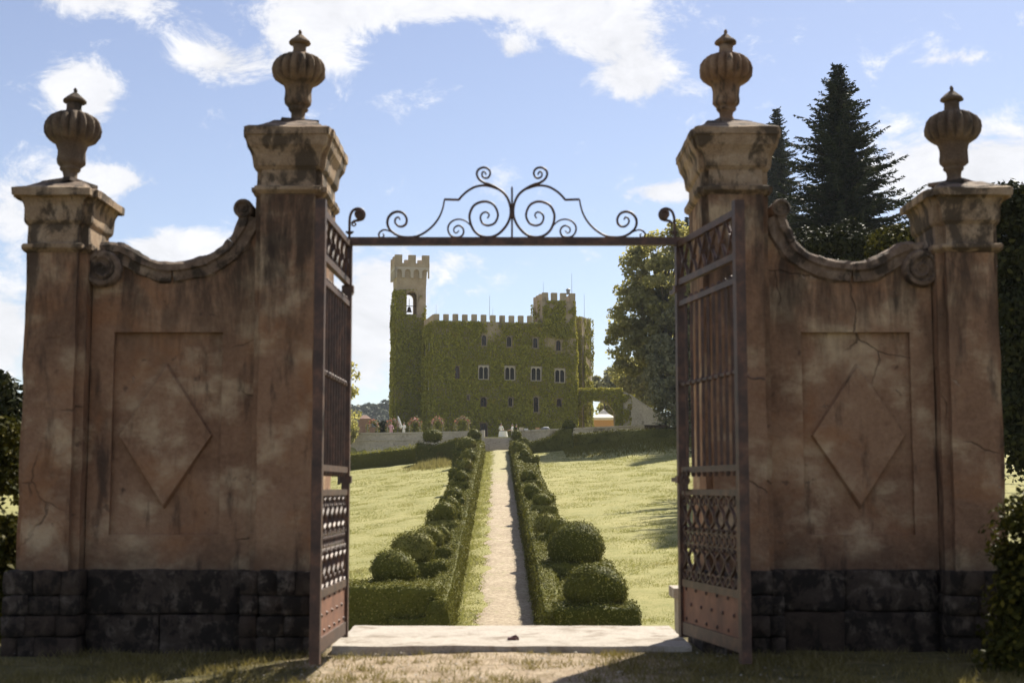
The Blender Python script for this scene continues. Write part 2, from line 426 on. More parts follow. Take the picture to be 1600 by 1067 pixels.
# ------------------------------------------------------------------ terrain
SL = (P(776, 591, 1)[2] - EYE)
Z45 = P(778, 972, 45)[2]
LVL = P(777, 683, 154)[2]                    # terrace level
def zpath(y): return Z45 + SL * (y - 45)
def sstep(x, a, b):
    t = np.clip((x - a) / (b - a), 0, 1); return t * t * (3 - 2 * t)
def height(x, y):
    x = np.asarray(x, float); y = np.asarray(y, float)
    x, y = np.broadcast_arrays(x, y)
    zs = zpath(np.clip(y, 33, 153))
    d = 1 - (1 - np.clip((y - 12.5) / 20, 0, 1)) ** 2.2
    z = d * zs + np.where((y < 38), 0, 0)
    lat = np.where(x < -1.5, .1 * (np.clip(x, -45, 0) + 1.5), .06 * np.clip(x, 0, 45))
    z = z + lat * sstep(y, 25, 60)
    # grassy bank before the right hedge
    z = z + .75 * np.exp(-((x - 13) / 7.5) ** 2 - ((y - 138) / 6.0) ** 2)
    z = np.where(y > 153.0, LVL, z)
    z = z - .09 * np.clip(y - 270, 0, 260) 
    return z
def g(x, y): return float(height(x, y))

def make_ground():
    xs = np.unique(np.concatenate([np.linspace(-12, 12, 97), np.linspace(-60, 60, 97), np.linspace(-300, 300, 61), np.linspace(-2500, 2500, 41)]))
    ys = np.unique(np.concatenate([np.linspace(-40, 8, 13), np.linspace(8, 14, 37), np.linspace(14, 60, 70), np.linspace(60, 152.9, 110), [152.95, 153.05], np.linspace(153.1, 270, 40), np.linspace(270, 2600, 50)]))
    X, Y = np.meshgrid(xs, ys); Z = height(X, Y)
    p = np.stack([X.ravel(), Y.ravel(), np.zeros(X.size)], 1)
    near = np.exp(-np.clip(Y.ravel() - 12.5, 0, 1e9) / 1.0)
    Z = Z.ravel() + (vnoise(p, .9, 3) - .5) * .10 * (1 - sstep(Y.ravel(), 150, 153)) * np.where(np.abs(Y.ravel() - 12) < 2.0, .35, 1) + (vnoise(p, 4, 5) - .5) * .03 * near
    p[:, 2] = Z
    nx, ny = len(xs), len(ys)
    i = np.arange(nx - 1)[None, :] + np.arange(ny - 1)[:, None] * nx
    q = np.stack([i, i + 1, i + 1 + nx, i + nx], -1).reshape(-1, 4)
    me = bpy.data.meshes.new('ground')
    me.vertices.add(len(p)); me.vertices.foreach_set('co', p.ravel().astype(np.float32))
    me.loops.add(q.size); me.loops.foreach_set('vertex_index', q.ravel().astype(np.int32))
    me.polygons.add(len(q)); me.polygons.foreach_set('loop_start', np.arange(0, q.size, 4, dtype=np.int32)); me.polygons.foreach_set('loop_total', np.full(len(q), 4, np.int32))
    me.polygons.foreach_set('use_smooth', np.ones(len(q), bool)); me.update(calc_edges=True)
    m, nt, N, L, b = nodes('ground_soil_and_lawn')
    ge = N.new('ShaderNodeNewGeometry'); sp = N.new('ShaderNodeSeparateXYZ'); L.new(ge.outputs['Position'], sp.inputs[0])
    a = noise(nt, .16, 5, .6); bb = noise(nt, 1.3, 5, .65); f = noise(nt, 9, 5, .7)
    lawn = ramp(nt, a, [(.3, (.15, .17, .055)), (.5, (.225, .23, .085)), (.7, (.32, .30, .13))])
    lawn = mix(nt, .45, lawn, ramp(nt, bb, [(.3, (.17, .175, .045)), (.7, (.45, .39, .17))]))
    lawn = mix(nt, .3, lawn, ramp(nt, f, [(.3, (.16, .15, .045)), (.7, (.5, .44, .22))]))
    dirt = ramp(nt, noise(nt, 3.2, 7, .7), [(.28, (.20, .145, .092)), (.5, (.35, .275, .19)), (.72, (.47, .385, .285))])
    dirt = mix(nt, math_(nt, 'MULTIPLY', step(nt, noise(nt, 6, 6, .7), .50, .64), .8), dirt, (.17, .125, .065))
    turf = ramp(nt, noise(nt, 5, 6, .7), [(.3, (.05, .045, .018)), (.55, (.115, .10, .042)), (.75, (.24, .19, .10))])
    side = math_(nt, 'ADD', math_(nt, 'ABSOLUTE', math_(nt, 'ADD', sp.outputs[0], .15)), math_(nt, 'MULTIPLY', math_(nt, 'SUBTRACT', noise(nt, 1.8, 5, .65), .5), 2.2))
    fore = mix(nt, step(nt, side, 1.0, 1.55), dirt, turf)
    c = mix(nt, step(nt, sp.outputs[1], 13, 16), fore, lawn)
    L.new(c, b.inputs['Base Color']); b.inputs['Roughness'].default_value = .95; b.inputs['Specular IOR Level'].default_value = .15
    bump(nt, b, math_(nt, 'ADD', f, noise(nt, 40, 3, .7)), .6, .04)
    tag(link('ground', me, m), kind='structure')
make_ground()

def left_face(y): return -1.78 - .01067 * (y - 45)
def right_face(y): return .75 - .00905 * (y - 45)
def make_path():
    ys = np.linspace(36, 150.6, 420); v = []; f = []
    k = 7
    for i, y in enumerate(ys):
        lf, rf = left_face(y), right_face(y)
        n1 = float(vnoise([[1.3, y * .8, 0]], 1, 4)[0]) - .5; n2 = float(vnoise([[9.3, y * 2.7, 0]], 1, 8)[0]) - .5
        a = lf + .75 + n1 * .5 + n2 * .25; b = rf + .1
        for j in range(k):
            x = a + (b - a) * j / (k - 1)
            v.append((x, y, g(x, y) + .035 + (.02 if 0 < j < k - 1 else -.05)))
        if i:
            for j in range(k - 1): f.append(((i - 1) * k + j, (i - 1) * k + j + 1, i * k + j + 1, i * k + j))
    m, nt, N, L, b = nodes('path_earth')
    c = ramp(nt, noise(nt, .9, 7, .68), [(.3, (.22, .16, .098)), (.5, (.34, .262, .175)), (.7, (.45, .365, .26))])
    c = mix(nt, step(nt, noise(nt, 2.2, 6, .7, stretch=(1, .6, 1)), .52, .66), c, (.27, .25, .11))
    c = mix(nt, .5, c, ramp(nt, noise(nt, 7, 5, .75), [(.38, (.13, .095, .055)), (.62, (.52, .43, .31))]))
    ge = N.new('ShaderNodeNewGeometry'); sp = N.new('ShaderNodeSeparateXYZ'); L.new(ge.outputs['Position'], sp.inputs[0])
    c = mix(nt, math_(nt, 'MULTIPLY', step(nt, math_(nt, 'ADD', sp.outputs[1], math_(nt, 'MULTIPLY', noise(nt, .5, 5, .7), 60)), 125, 155), .85), c, ramp(nt, noise(nt, 3, 5, .7), [(.3, (.22, .21, .08)), (.7, (.38, .34, .17))]))
    L.new(c, b.inputs['Base Color']); b.inputs['Roughness'].default_value = .95
    bump(nt, b, noise(nt, 18, 4, .7), .6, .04)
    tag(part('path', MB().add(v, f), m, smooth=True), kind='structure')
make_path()

# ------------------------------------------------------------------ leaf tools
def unit(a): return a / np.maximum(np.linalg.norm(a, axis=1, keepdims=True), 1e-9)
def leaf_quads(c, n, size, aspect=.55, tilt=.9, rng=RNG):
    """one rhombic leaf per point c, roughly facing n"""
    k = len(c); size = np.broadcast_to(np.asarray(size, float), (k,)) * rng.uniform(.65, 1.35, k)
    nn = unit(n + rng.normal(0, tilt, (k, 3)))
    t = unit(np.cross(nn, rng.normal(0, 1, (k, 3)))); b = np.cross(nn, t)
    s = size[:, None]
    fold = nn * s * .12
    return np.stack([c - t * s * .5, c + b * s * .5 * aspect + fold, c + t * s * .5, c - b * s * .5 * aspect + fold], 1).reshape(-1, 3)
def sample_faces(mb, dens, up_only=False):
    v = mb.verts(); P_, N_ = [], []
    tri = []
    for q in mb.f:
        for i in range(1, len(q) - 1): tri.append((q[0], q[i], q[i + 1]))
    tri = np.array(tri); a, b, c = v[tri[:, 0]], v[tri[:, 1]], v[tri[:, 2]]
    cr = np.cross(b - a, c - a); ar = np.linalg.norm(cr, axis=1) * .5
    n = max(1, int(ar.sum() * dens)); idx = RNG.choice(len(tri), n, p=ar / ar.sum())
    r1 = np.sqrt(RNG.random(n))[:, None]; r2 = RNG.random(n)[:, None]
    p = a[idx] * (1 - r1) + b[idx] * r1 * (1 - r2) + c[idx] * r1 * r2
    return p, unit(cr[idx])
def fine(mb, cell):
    """subdivide a closed MB into a fine mesh (bmesh) and return a new MB"""
    bm = bmesh.new(); me = mb.mesh('tmp'); bm.from_mesh(me); bpy.data.meshes.remove(me)
    bmesh.ops.remove_doubles(bm, verts=bm.verts, dist=1e-4)
    for it in range(7):
        es = [e for e in bm.edges if e.calc_length() > cell]
        if not es: break
        bmesh.ops.subdivide_edges(bm, edges=es, cuts=1, use_grid_fill=True)
        if len(bm.verts) > 60000: break
    bmesh.ops.recalc_face_normals(bm, faces=bm.faces)
    bm.verts.ensure_lookup_table(); bm.normal_update()
    o = MB(); o.add([v.co[:] for v in bm.verts], [[v.index for v in f.verts] for f in bm.faces])
    o.nrm = np.array([v.normal[:] for v in bm.verts]); bm.free()
    return o
def rough(mb, cell, amp, sc, seed=0):
    o = fine(mb, cell); v = o.verts()
    d = (fbm(v, sc, seed) - .44) * 2 * amp
    o.v = [v + o.nrm * d[:, None]]
    return o
def clipped(name, mb, mat, parent, Y, leaf=None, dens=None, amp=.11):
    """a clipped mass of box: uneven core with small leaves all over"""
    s = leaf or max(.07, .0014 * Y)
    d = dens or min(640, 2.8 / (s * s))
    core = rough(mb, max(.16, Y * .003), amp, 1.7, 5)
    p, n = sample_faces(core, d)
    p = p + n * RNG.normal(.01, .032, (len(p), 1)) * (1 + Y / 150)
    k = RNG.random(len(p)) < .04                     # stray shoots that missed the shears
    p2, n2 = p[k] + n[k] * np.abs(RNG.normal(.05, .04, (k.sum(), 1))), n[k]
    q = np.concatenate([leaf_quads(p, n, s, .6, .4), leaf_quads(p2, RNG.normal(0, 1, n2.shape), s * 1.2, .35, .3)])
    me = fast_mesh(name, q, 4, core, LOC.get(parent, (0, 0, 0)))
    return link(name, me, mat, parent)
def ball_mb(c, rx, rz, seg=20, rings=12, wob=.05, flat=-.75, seed=0):
    mb = MB(); R = []
    for j in range(rings + 1):
        ph = math.pi / 2 + (math.asin(flat) - math.pi / 2) * j / rings
        rr = max(.02, math.cos(ph))
        ring = []
        for i in range(seg):
            t = 2 * math.pi * i / seg
            d = np.array([[math.cos(t) * rr, math.sin(t) * rr, math.sin(ph)]])
            w = 1 + wob * 2 * (float(vnoise(d * 1.6 + seed * 7.3, 1, seed)[0]) - .5)
            ring.append((c[0] + d[0, 0] * rx * w, c[1] + d[0, 1] * rx * w, c[2] + d[0, 2] * rz * w))
        R.append(ring)
    return mb.loft(R[::-1])

def blades(x, y, z, h, w, lean=.35, rng=RNG):
    k = len(x); a = rng.uniform(0, 2 * math.pi, k); h = h * rng.uniform(.5, 1.4, k)
    dx, dy = np.cos(a) * w / 2, np.sin(a) * w / 2
    la = rng.uniform(0, 2 * math.pi, k); ll = h * lean * rng.uniform(.2, 1.5, k)
    b0 = np.stack([x - dx, y - dy, z], 1); b1 = np.stack([x + dx, y + dy, z], 1)
    tp = np.stack([x + np.cos(la) * ll, y + np.sin(la) * ll, z + h], 1)
    return np.stack([b0, b1, tp], 1).reshape(-1, 3)

# ------------------------------------------------------------------ the gate: pillars, walls, urns
GROUP_P = 'stone pillars of the gate'
def rect_ring(x0, x1, y0, y1, o, z): return [(x0 - o, y0 - o, z), (x1 + o, y0 - o, z), (x1 + o, y1 + o, z), (x0 - o, y1 + o, z)]
def zpx(py, Y): return P(800, py, Y)[2]

stone_i = [0]
def stone_block(x0, x1, y0, y1, z0, z1, mat, parent, amp=.014):
    j = .004
    mb = MB(); b = .010
    a = [random.uniform(-.006, .006) for _ in range(6)]
    x0 += j; x1 -= j; z0 += j * .5; z1 -= j; y0 += a[0] * 1.8
    mb.loft([rect_ring(x0 + b, x1 - b, y0 + b, y1, 0, z0), rect_ring(x0, x1, y0, y1, 0, z0 + b), rect_ring(x0, x1, y0 + a[1], y1, 0, z1 - b), rect_ring(x0 + b, x1 - b, y0 + b, y1, 0, z1)])
    stone_i[0] += 1
    return part('stone', rough(mb, .09, amp * 1.6, 9, stone_i[0]), mat, parent, smooth=True)

def plinth_stones(parent, x0, x1, y0, y1, ztop, mats, widths=(.35, .7)):
    mid = .30 + random.uniform(-.03, .03); rub = widths[1] < .3
    for (za, zb) in ([(-.12, .13), (.13, .29), (.29, .44), (.44, ztop)] if rub else [(-.12, mid), (mid, ztop)]):
        x = x0
        while x < x1 - .05:
            w = random.uniform(*widths)
            if x1 - (x + w) < widths[0] * .7: w = x1 - x
            stone_block(x, min(x1, x + w), y0, y1, za, zb, random.choice(mats), parent)
            x += w

def pillar(sx, pil, core, y1, ztop_px, levels, label, is_outer):
    cx = sx * (core[0] + core[1]) / 2
    root = thing('gate_pillar', label, 'pillar', (cx, (11 + y1) / 2, 0), GROUP_P)
    def X(a, b): return (sx * a, sx * b) if sx > 0 else (sx * b, sx * a)
    px0, px1 = X(*pil); cx0, cx1 = X(*core)
    yf, yc = 11.0, 11.075
    zt, zc1, zc2, za0, za1 = [zpx(p, 11) for p in levels]      # top, cyma foot, neck top, astragal top, astragal foot
    zs = .615
    # shaft: a deeper core and a pilaster strip before it
    def shaft_rings(x0, x1, y0, y1_):
        n = 9
        return [rect_ring(x0, x1, y0, y1_, .004 * math.sin(i * 2.3), zs + (za1 - zs) * i / n) for i in range(n + 1)]
    mb = MB(); mb.loft(shaft_rings(cx0, cx1, yc, y1)); part('shaft', rough(mb, .12, .012, 5, 2), M['stucco'], root)
    mb = MB(); mb.loft(shaft_rings(px0, px1, yf, yc + .05)); part('pilaster', rough(mb, .10, .013, 6, 3), M['stucco'], root)
    # capital: cornice, neck and astragal run round both core and pilaster
    def prof(x0, x1, y0, y1_, s):
        o = MB()
        q = [(za1, .0), (za1 + .012, .02), (za1 + .03, .047 * s), (za0 - .008, .05 * s), (za0, .038), (za0 + .005, .002), (zc2 - .02, .0), (zc2, .018), (zc2 + .012, .030 * s), (zc2 + .03, .034 * s), (zc1 - .005, .040 * s),
             (zc1 + .02, .046 * s), (zc1 + .05, .062 * s), (zc1 + .085, .088 * s), (zt - .065, .108 * s), (zt - .06, .120 * s), (zt - .005, .123 * s), (zt + .012, .09 * s)]
        o.loft([rect_ring(x0, x1, y0, y1_, off, z) for z, off in q])
        return o
    a = prof(cx0, cx1, yc, y1, .78); part('capital', rough(a, .07, .013, 7, 4), M['stone_cap'], root)
    a = prof(px0, px1, yf, yc + .3, 1.0); part('pilaster_capital', rough(a, .06, .014, 7, 9), M['stone_cap'], root)
    zu = zpx(levels[0] - 6, (yf + y1) / 2)
    c = MB(); mx_ = (px0 + px1) / 2; my = (yf + y1) / 2
    c.loft([rect_ring(px0 - .07, px1 + .07, yf - .07, y1 + .05, 0, zt - .01), rect_ring(px0 - .06, px1 + .06, yf - .06, y1 + .04, 0, zt + .016), rect_ring(mx_ - .17, mx_ + .17, my - .17, my + .17, 0, zu), rect_ring(mx_ - .16, mx_ + .16, my - .16, my + .16, 0, zu + .004)])
    part('capping_slab', rough(c, .08, .012, 7, 5), M['coping'], root)
    plinth_stones(root, min(cx0, cx1) - .05, max(cx0, cx1) + .05, 10.93, y1 + .03, zs + .01, [M['plinth_pale'], M['plinth_pale'], M['plinth']], (.12, .27))
    return root, (cx, (yf + y1) / 2, zu)

main_lv = (203, 246, 262, 291, 304)
out_lv = (297, 322, 347, 381, 394)
tops = []
for sx, nm in ((-1, 'left'), (1, 'right')):
    tops.append(pillar(sx, (1.55, 1.97), (1.50, 2.02), 11.87, 0, main_lv, 'taller stucco gate pillar just %s of the gateway with moulded stone capital' % nm, False)[1])
    tops.append(pillar(sx, (3.40, 3.77), (3.34, 3.82), 11.64, 0, out_lv, 'shorter stucco pillar ending the gate wall on the far %s' % nm, True)[1])

URN = [(0.3, 42), (2.2, 44), (3.2, 47), (2.4, 49.5), (5, 51.5), (10, 56), (16, 61), (17.5, 63.5), (17, 66), (11.5, 68), (10.5, 74), (11.5, 81), (17, 83), (27, 86.5),
       (35, 92), (40, 100), (42, 109), (41, 118), (37, 125), (30, 130), (24.5, 133), (22.5, 136), (20.5, 144), (20, 150), (20.5, 158), (20.5, 164), (17, 168), (14.5, 170), (16, 172.5), (14.5, 175), (11.5, 177), (10.5, 184), (12, 189), (19, 193), (25, 195)]
UK = 11.5 / F
def make_urn(label, lidr=1.0):
    root = thing('stone_urn', label, 'urn', (0, 0, 0), 'stone urns on the gate pillars')
    def Zp(p): return (199 - p) * UK
    def lobes(t, z):
        a, b = Zp(131), Zp(84)
        if a < z < b:
            e = min(1, (z - a) / .05, (b - z) / .03)
            return 1 + .34 * e * (abs(math.cos(8 * t)) ** .6 - .93)
        a, b = Zp(168), Zp(140)
        if a < z < b: return 1 + .05 * math.cos(6 * t) * math.sin((z - a) / (b - a) * math.pi)
        return 1
    body = [(r * UK, Zp(p)) for r, p in URN if p >= 68]
    lid = [(r * UK * lidr, Zp(p)) for r, p in URN if p <= 68]
    me = MB().lathe(body, seg=140, mod=lobes)
    v = me.verts(); c = v * [1, 1, 0]; nn = unit(c + 1e-6); v = v + nn * ((fbm(v, 22, 3) - .44) * .022)[:, None]; me.v = [v]
    part('body', me, M['urn_stone'], root, smooth=True)
    l = MB().lathe(lid, seg=28); v = l.verts(); v = v + (np.stack([fbm(v, 30, k) for k in (1, 2, 3)], 1) - .44) * .012; l.v = [v]
    part('lid', l, M['urn_stone'], root, smooth=True)
    b = MB().box(-.15, .15, -.15, .15, -.005, .022); b = rough(b, .06, .006, 9, 1)
    part('foot_plate', b, M['coping'], root)
    return root
urn_labels = ['ribbed stone urn on the taller left gate pillar, with pointed conical lid',
              'dark ribbed stone urn leaning slightly on the far left pillar',
              'ribbed stone urn on the taller right gate pillar, with knobbed lid',
              'ribbed stone urn with flat lid on the far right pillar']
u0 = make_urn(urn_labels[0])
for i, tp in enumerate(tops):
    o = u0 if i == 0 else copy_tree(u0)
    o['label'] = urn_labels[i]; o.location = tp
    if i:
        for ch in o.children:
            if ch.name.startswith(('body', 'lid')):
                ch.material_slots[0].link = 'OBJECT'; ch.material_slots[0].material = [None, M['urn_dark'], M['urn_ruddy'], M['urn_dark']][i]
    o.rotation_euler = [(0, rad(.6), .3), (rad(-1), rad(3.2), 1.1), (0, rad(-.7), 2.0), (rad(.5), rad(-.8), .8)][i]
    o.scale = [(1, 1, 1), (1.03, 1.03, 1.02), (1, 1, 1.0), (1.02, 1.02, 1.02)][i]

# flank walls
COP = [(386, 338), (380, 357), (368, 376), (355, 391), (340, 402), (322, 411), (300, 417), (270, 421), (245, 419), (225, 411), (208, 400), (192, 392), (176, 389), (160, 391)]
def flank_wall(sx, label):
    y0, y1, yr = 11.2, 11.6, 11.25
    root = thing('gate_wall', label, 'wall', (sx * 2.67, 11.4, 0), 'walls flanking the gate')
    cp = [P(x, y, y0) for x, y in COP]
    cx = np.array([-p[0] for p in cp]); cz = np.array([p[2] for p in cp])     # |x| grows outward
    xp0, xp1 = 2.29, 3.15; zp0, zp1 = zpx(835, y0), zpx(519, y0); zs = .615
    xs = sorted(set(list(np.linspace(2.02, 3.33, 27)) + [xp0, xp1, xp0 + .001, xp1 - .001]))
    top = lambda x: float(np.interp(x, cx, cz)) - .05
    mb = MB(); v = []; f = []
    def q(a, b, c, d): 
        n = len(v); v.extend([a, b, c, d]); f.append((n, n + 1, n + 2, n + 3))
    for a, b in zip(xs[:-1], xs[1:]):
        inside = a >= xp0 and b <= xp1
        A, B = sx * a, sx * b
        zsub = list(np.linspace(zs, zp0, 3)); 
        for z0, z1 in zip(zsub[:-1], zsub[1:]): q((A, y0, z0), (B, y0, z0), (B, y0, z1), (A, y0, z1))
        ym = yr if inside else y0
        zm = np.linspace(zp0, zp1, 11)
        for z0, z1 in zip(zm[:-1], zm[1:]): q((A, ym, z0), (B, ym, z0), (B, ym, z1), (A, ym, z1))
        q((A, y0, zp1), (B, y0, zp1), (B, y0, top(b)), (A, y0, top(a)))
        q((A, y0, top(a)), (B, y0, top(b)), (B, y1, top(b)), (A, y1, top(a)))
        q((B, y1, zs), (A, y1, zs), (A, y1, top(a)), (B, y1, top(b)))
        if inside:
            q((A, y0, zp0), (B, y0, zp0), (B, yr, zp0), (A, yr, zp0)); q((A, y0, zp1), (B, y0, zp1), (B, yr, zp1), (A, yr, zp1))
    for a in (xp0, xp1): q((sx * a, y0, zp0), (sx * a, yr, zp0), (sx * a, yr, zp1), (sx * a, y0, zp1))
    part('wall', mb.add(v, f), M['stucco'], root)
    # raised lozenge
    rx, rw, z0, z1, zm = sx * 2.73, .373, zpx(796, y0), zpx(566, y0), zpx(680, y0)
    lo = MB(); e = yr - .045; 
    pts = [(rx, z0), (rx + rw, zm), (rx, z1), (rx - rw, zm)]
    k = .965
    vv = [(x, yr + .01, z) for x, z in pts] + [(rx + (x - rx) * k, e, zm + (z - zm) * k) for x, z in pts] + [(rx, e - .016, z0 + .04), (rx, e - .016, z1 - .04)]
    lo.add(vv, [(0, 1, 5, 4), (1, 2, 6, 5), (2, 3, 7, 6), (3, 0, 4, 7), (4, 5, 8), (5, 9, 8), (5, 6, 9), (6, 7, 9), (7, 8, 9), (7, 4, 8)])
    part('lozenge', lo, M['stucco'], root)
    # coping stones along the swept top
    dense = []
    for i in range(len(cp) - 1):
        for t in np.linspace(0, 1, 5)[:-1]: dense.append((cx[i] + (cx[i + 1] - cx[i]) * t, cz[i] + (cz[i + 1] - cz[i]) * t))
    dense.append((cx[-1], cz[-1]))
    cuts = [0, 9, 19, 28, 37, 46, len(dense) - 1]
    for a, b in zip(cuts[:-1], cuts[1:]):
        seg = dense[a:b + 1]; rings = []
        h = random.uniform(-.006, .006)
        for i, (x, z) in enumerate(seg):
            j0, j1 = max(0, i - 1), min(len(seg) - 1, i + 1)
            tx, tz = seg[j1][0] - seg[j0][0], seg[j1][1] - seg[j0][1]; l = math.hypot(tx, tz)
            nx, nz = tz / l, -tx / l
            if nz < 0: nx, nz = -nx, -nz
            sh = (.001 if i == 0 else -.001 if i == len(seg) - 1 else 0)
            x += tx / l * sh; z += tz / l * sh
            o = lambda d, y: (sx * (x + nx * d), y, z + nz * d)
            rings.append([o(-.115, y0 + .002), o(-.10, y0 - .03), o(-.03, y0 - .04), o(-.015 + h, y0 - .065), o(.03 + h, y0 - .065), o(.055 + h, y0 - .03), o(.06 + h, y1 + .04), o(-.03, y1 + .06), o(-.105, y1 - .002)])
        part('coping_stone', rough(MB().loft(rings), .05, .03, 9, 7 + a), M['coping'], root)
    # large scroll against the outer pillar, small volute against the taller one
    for (px, py, r, nm, turns) in ((163, 421, .148, 'scroll', 1.6), (382, 328, .076, 'volute', 1.2)):
        c = P(px, py, y0); X, Z = -sx * c[0] * -1 if False else sx * abs(c[0]), c[2]
        d = MB(); n = 26
        prof = [(y1, r * .97), (y0 - .06, r), (y0 - .085, r * .9), (y0 - .088, r * .72), (y0 - .065, r * .68)]
        d.loft([[(X + rr * math.cos(2 * math.pi * i / n), yy, Z + rr * math.sin(2 * math.pi * i / n)) for i in range(n)] for yy, rr in prof])
        sp = [(X + sx * (r * .68 * (1 - t)) * math.cos(1.2 + turns * 2 * math.pi * t), y0 - .068, Z + r * .68 * (1 - t) * math.sin(1.2 + turns * 2 * math.pi * t)) for t in np.linspace(0, .97, 30)]
        d.tube(sp, [r * .14 * (1 - .4 * t) for t in np.linspace(0, 1, 30)], 6)
        part(nm, rough(d, .05, .013, 10, 4), M['coping'], root)
    a, b = sx * 2.07, sx * 3.28
    plinth_stones(root, min(a, b), max(a, b), 11.1, y1 + .03, zs + .008, [M['plinth'], M['plinth'], M['plinth_pale']], (.45, .95))
    return root
flank_wall(-1, 'stucco wall with lozenge panel left of the gateway, brown with dark streaks')
flank_wall(1, 'stucco wall with lozenge panel right of the gateway, blotched with pale patches')

# threshold slab
mb = MB().box(-1.37, 1.37, 11.0, 12.62, -.1, .055)
o = part('threshold', rough(mb, .12, .014, 4, 3), M['limestone'])
tag(o, 'long pale stone threshold slab across the foot of the gateway', 'threshold')
# floor latch
root = thing('floor_latch', 'small dark red iron gate latch on the pale threshold', 'latch', (0.0, 11.42, .055))
part('keeper', MB().box(-.035, .035, 11.39, 11.45, .05, .078), M['red'], root)
part('tongue', MB().tube([(-.005, 11.42, .074), (.03, 11.42, .088), (.045, 11.42, .075), (.047, 11.42, .052)], .011, 6), M['red'], root)

# ------------------------------------------------------------------ ironwork
def catmull(p, k=6):
    p = [Vector(a) for a in p]; out = []
    for i in range(len(p) - 1):
        a, b, c, d = p[max(0, i - 1)], p[i], p[i + 1], p[min(len(p) - 1, i + 2)]
        for t in [j / k for j in range(k)]:
            out.append(.5 * ((2 * b) + (c - a) * t + (2 * a - 5 * b + 4 * c - d) * t * t + (3 * b - a - 3 * c + d) * t ** 3))
    out.append(p[-1]); return out
def overthrow():
    Y = 11.0
    zb0, zb1 = zpx(383.5, Y), zpx(371.5, Y)
    root = thing('gate_overthrow', 'wrought iron crossbar with scrollwork spanning the gateway between the pillars', 'ironwork', (0, Y, zb0))
    part('crossbar', MB().box(-1.33, 1.335, Y - .03, Y + .03, zb0, zb1), M['iron'], root)
    s = Y / F / 5.926
    def W(zx, zy, sx): return (-sx * (zx - 1600) * s, Y, zb1 + (772 - zy) * s)
    A = [(1368, 588), (1385, 560), (1372, 535), (1345, 530), (1318, 545), (1303, 580), (1318, 630), (1350, 652), (1390, 655), (1440, 630), (1468, 555), (1430, 462), (1345, 428), (1250, 460), (1205, 540), (1207, 620), (1240, 700), (1300, 752), (1380, 768), (1460, 745), (1530, 680), (1575, 600), (1588, 520), (1572, 430), (1530, 355), (1460, 300), (1390, 265), (1340, 250), (1290, 215), (1268, 165), (1285, 122), (1335, 102), (1380, 120), (1395, 160), (1378, 197), (1347, 205), (1320, 185), (1320, 152), (1342, 145), (1357, 172)]
    B1 = [(1470, 310), (1400, 285), (1330, 275), (1250, 290), (1180, 330), (1130, 375), (1100, 412)]
    B2 = [(1100, 412), (965, 408)]
    B3 = [(965, 408), (950, 490), (920, 570), (870, 645), (800, 710), (720, 755), (640, 768), (560, 762), (500, 735), (450, 690), (430, 635), (440, 580), (480, 538), (530, 525), (580, 542), (610, 590), (605, 640), (570, 666), (530, 660), (502, 625), (508, 590), (535, 578), (548, 602)]
    C = [(500, 735), (450, 710), (400, 698), (362, 718), (350, 748), (365, 770), (388, 768), (400, 745), (385, 735)]
    D = [(1240, 700), (1205, 650), (1160, 612), (1100, 597), (1040, 615), (1003, 660), (1002, 710), (1030, 755), (1080, 770), (1130, 755), (1147, 710), (1130, 672), (1095, 658), (1058, 680), (1057, 715), (1080, 728), (1102, 705)]
    for sx in (-1, 1):
        for pts, nm, r in ((A, 'great_scroll', .0085), (B3, 'swept_scroll', .0085), (C, 'end_curl', .006), (D, 'side_scroll', .0065)):
            c = catmull([W(x, y, sx) for x, y in pts])
            n = len(c)
            part(nm, MB().tube(c, [r * (.8 + .5 * math.sin(math.pi * i / (n - 1))) for i in range(n)], 6, 1.3), M['iron'], root, smooth=True)
        c = catmull([W(x, y, sx) for x, y in B1]) + [Vector(W(*B2[1], sx))]
        part('arched_band', MB().tube(c, .0095, 6, 1.3), M['iron'], root)
        # hooked finial at each end of the bar
        h = [(75, 790), (75, 700), (75, 620), (82, 560), (105, 515), (150, 495), (195, 510), (215, 550), (200, 592), (165, 606), (120, 615), (95, 640)]
        f_ = part('hooked_finial', MB().tube(catmull([W(x, y, sx) for x, y in h], 4), .011, 6, 1.3), M['iron'], root, smooth=True)
        cx, _, cz = W(170, 552, sx); b = MB()
        b.loft([[(cx + .042 * k * math.cos(a), Y + dy, cz + .042 * k * math.sin(a)) for a in np.linspace(0, 2 * math.pi, 17)[:-1]] for dy, k in ((.03, .5), (.03, .95), (-.03, .95), (-.034, .55), (-.02, .5))])
        part('rosette', b, M['iron'], f_)
        part('curl', MB().tube(catmull([W(x, y, sx) for x, y in [(95, 640), (100, 655), (120, 660), (135, 645), (122, 632)]], 4), .006, 5), M['iron'], f_)
        part('collar', MB().tube([W(40, 716, sx), W(60, 725, sx), W(90, 725, sx), W(115, 716, sx)], [.006, .014, .014, .006], 6), M['iron'], f_)
    part('centre_bar', MB().tube([W(1600, 285, 1), W(1600, 300, 1), W(1600, 778, 1)], [.003, .009, .009], 6), M['iron'], root)
    part('centre_collar', MB().box(-.02, .02, Y - .016, Y + .016, W(1600, 580, 1)[2], W(1600, 490, 1)[2]), M['iron'], root)
overthrow()

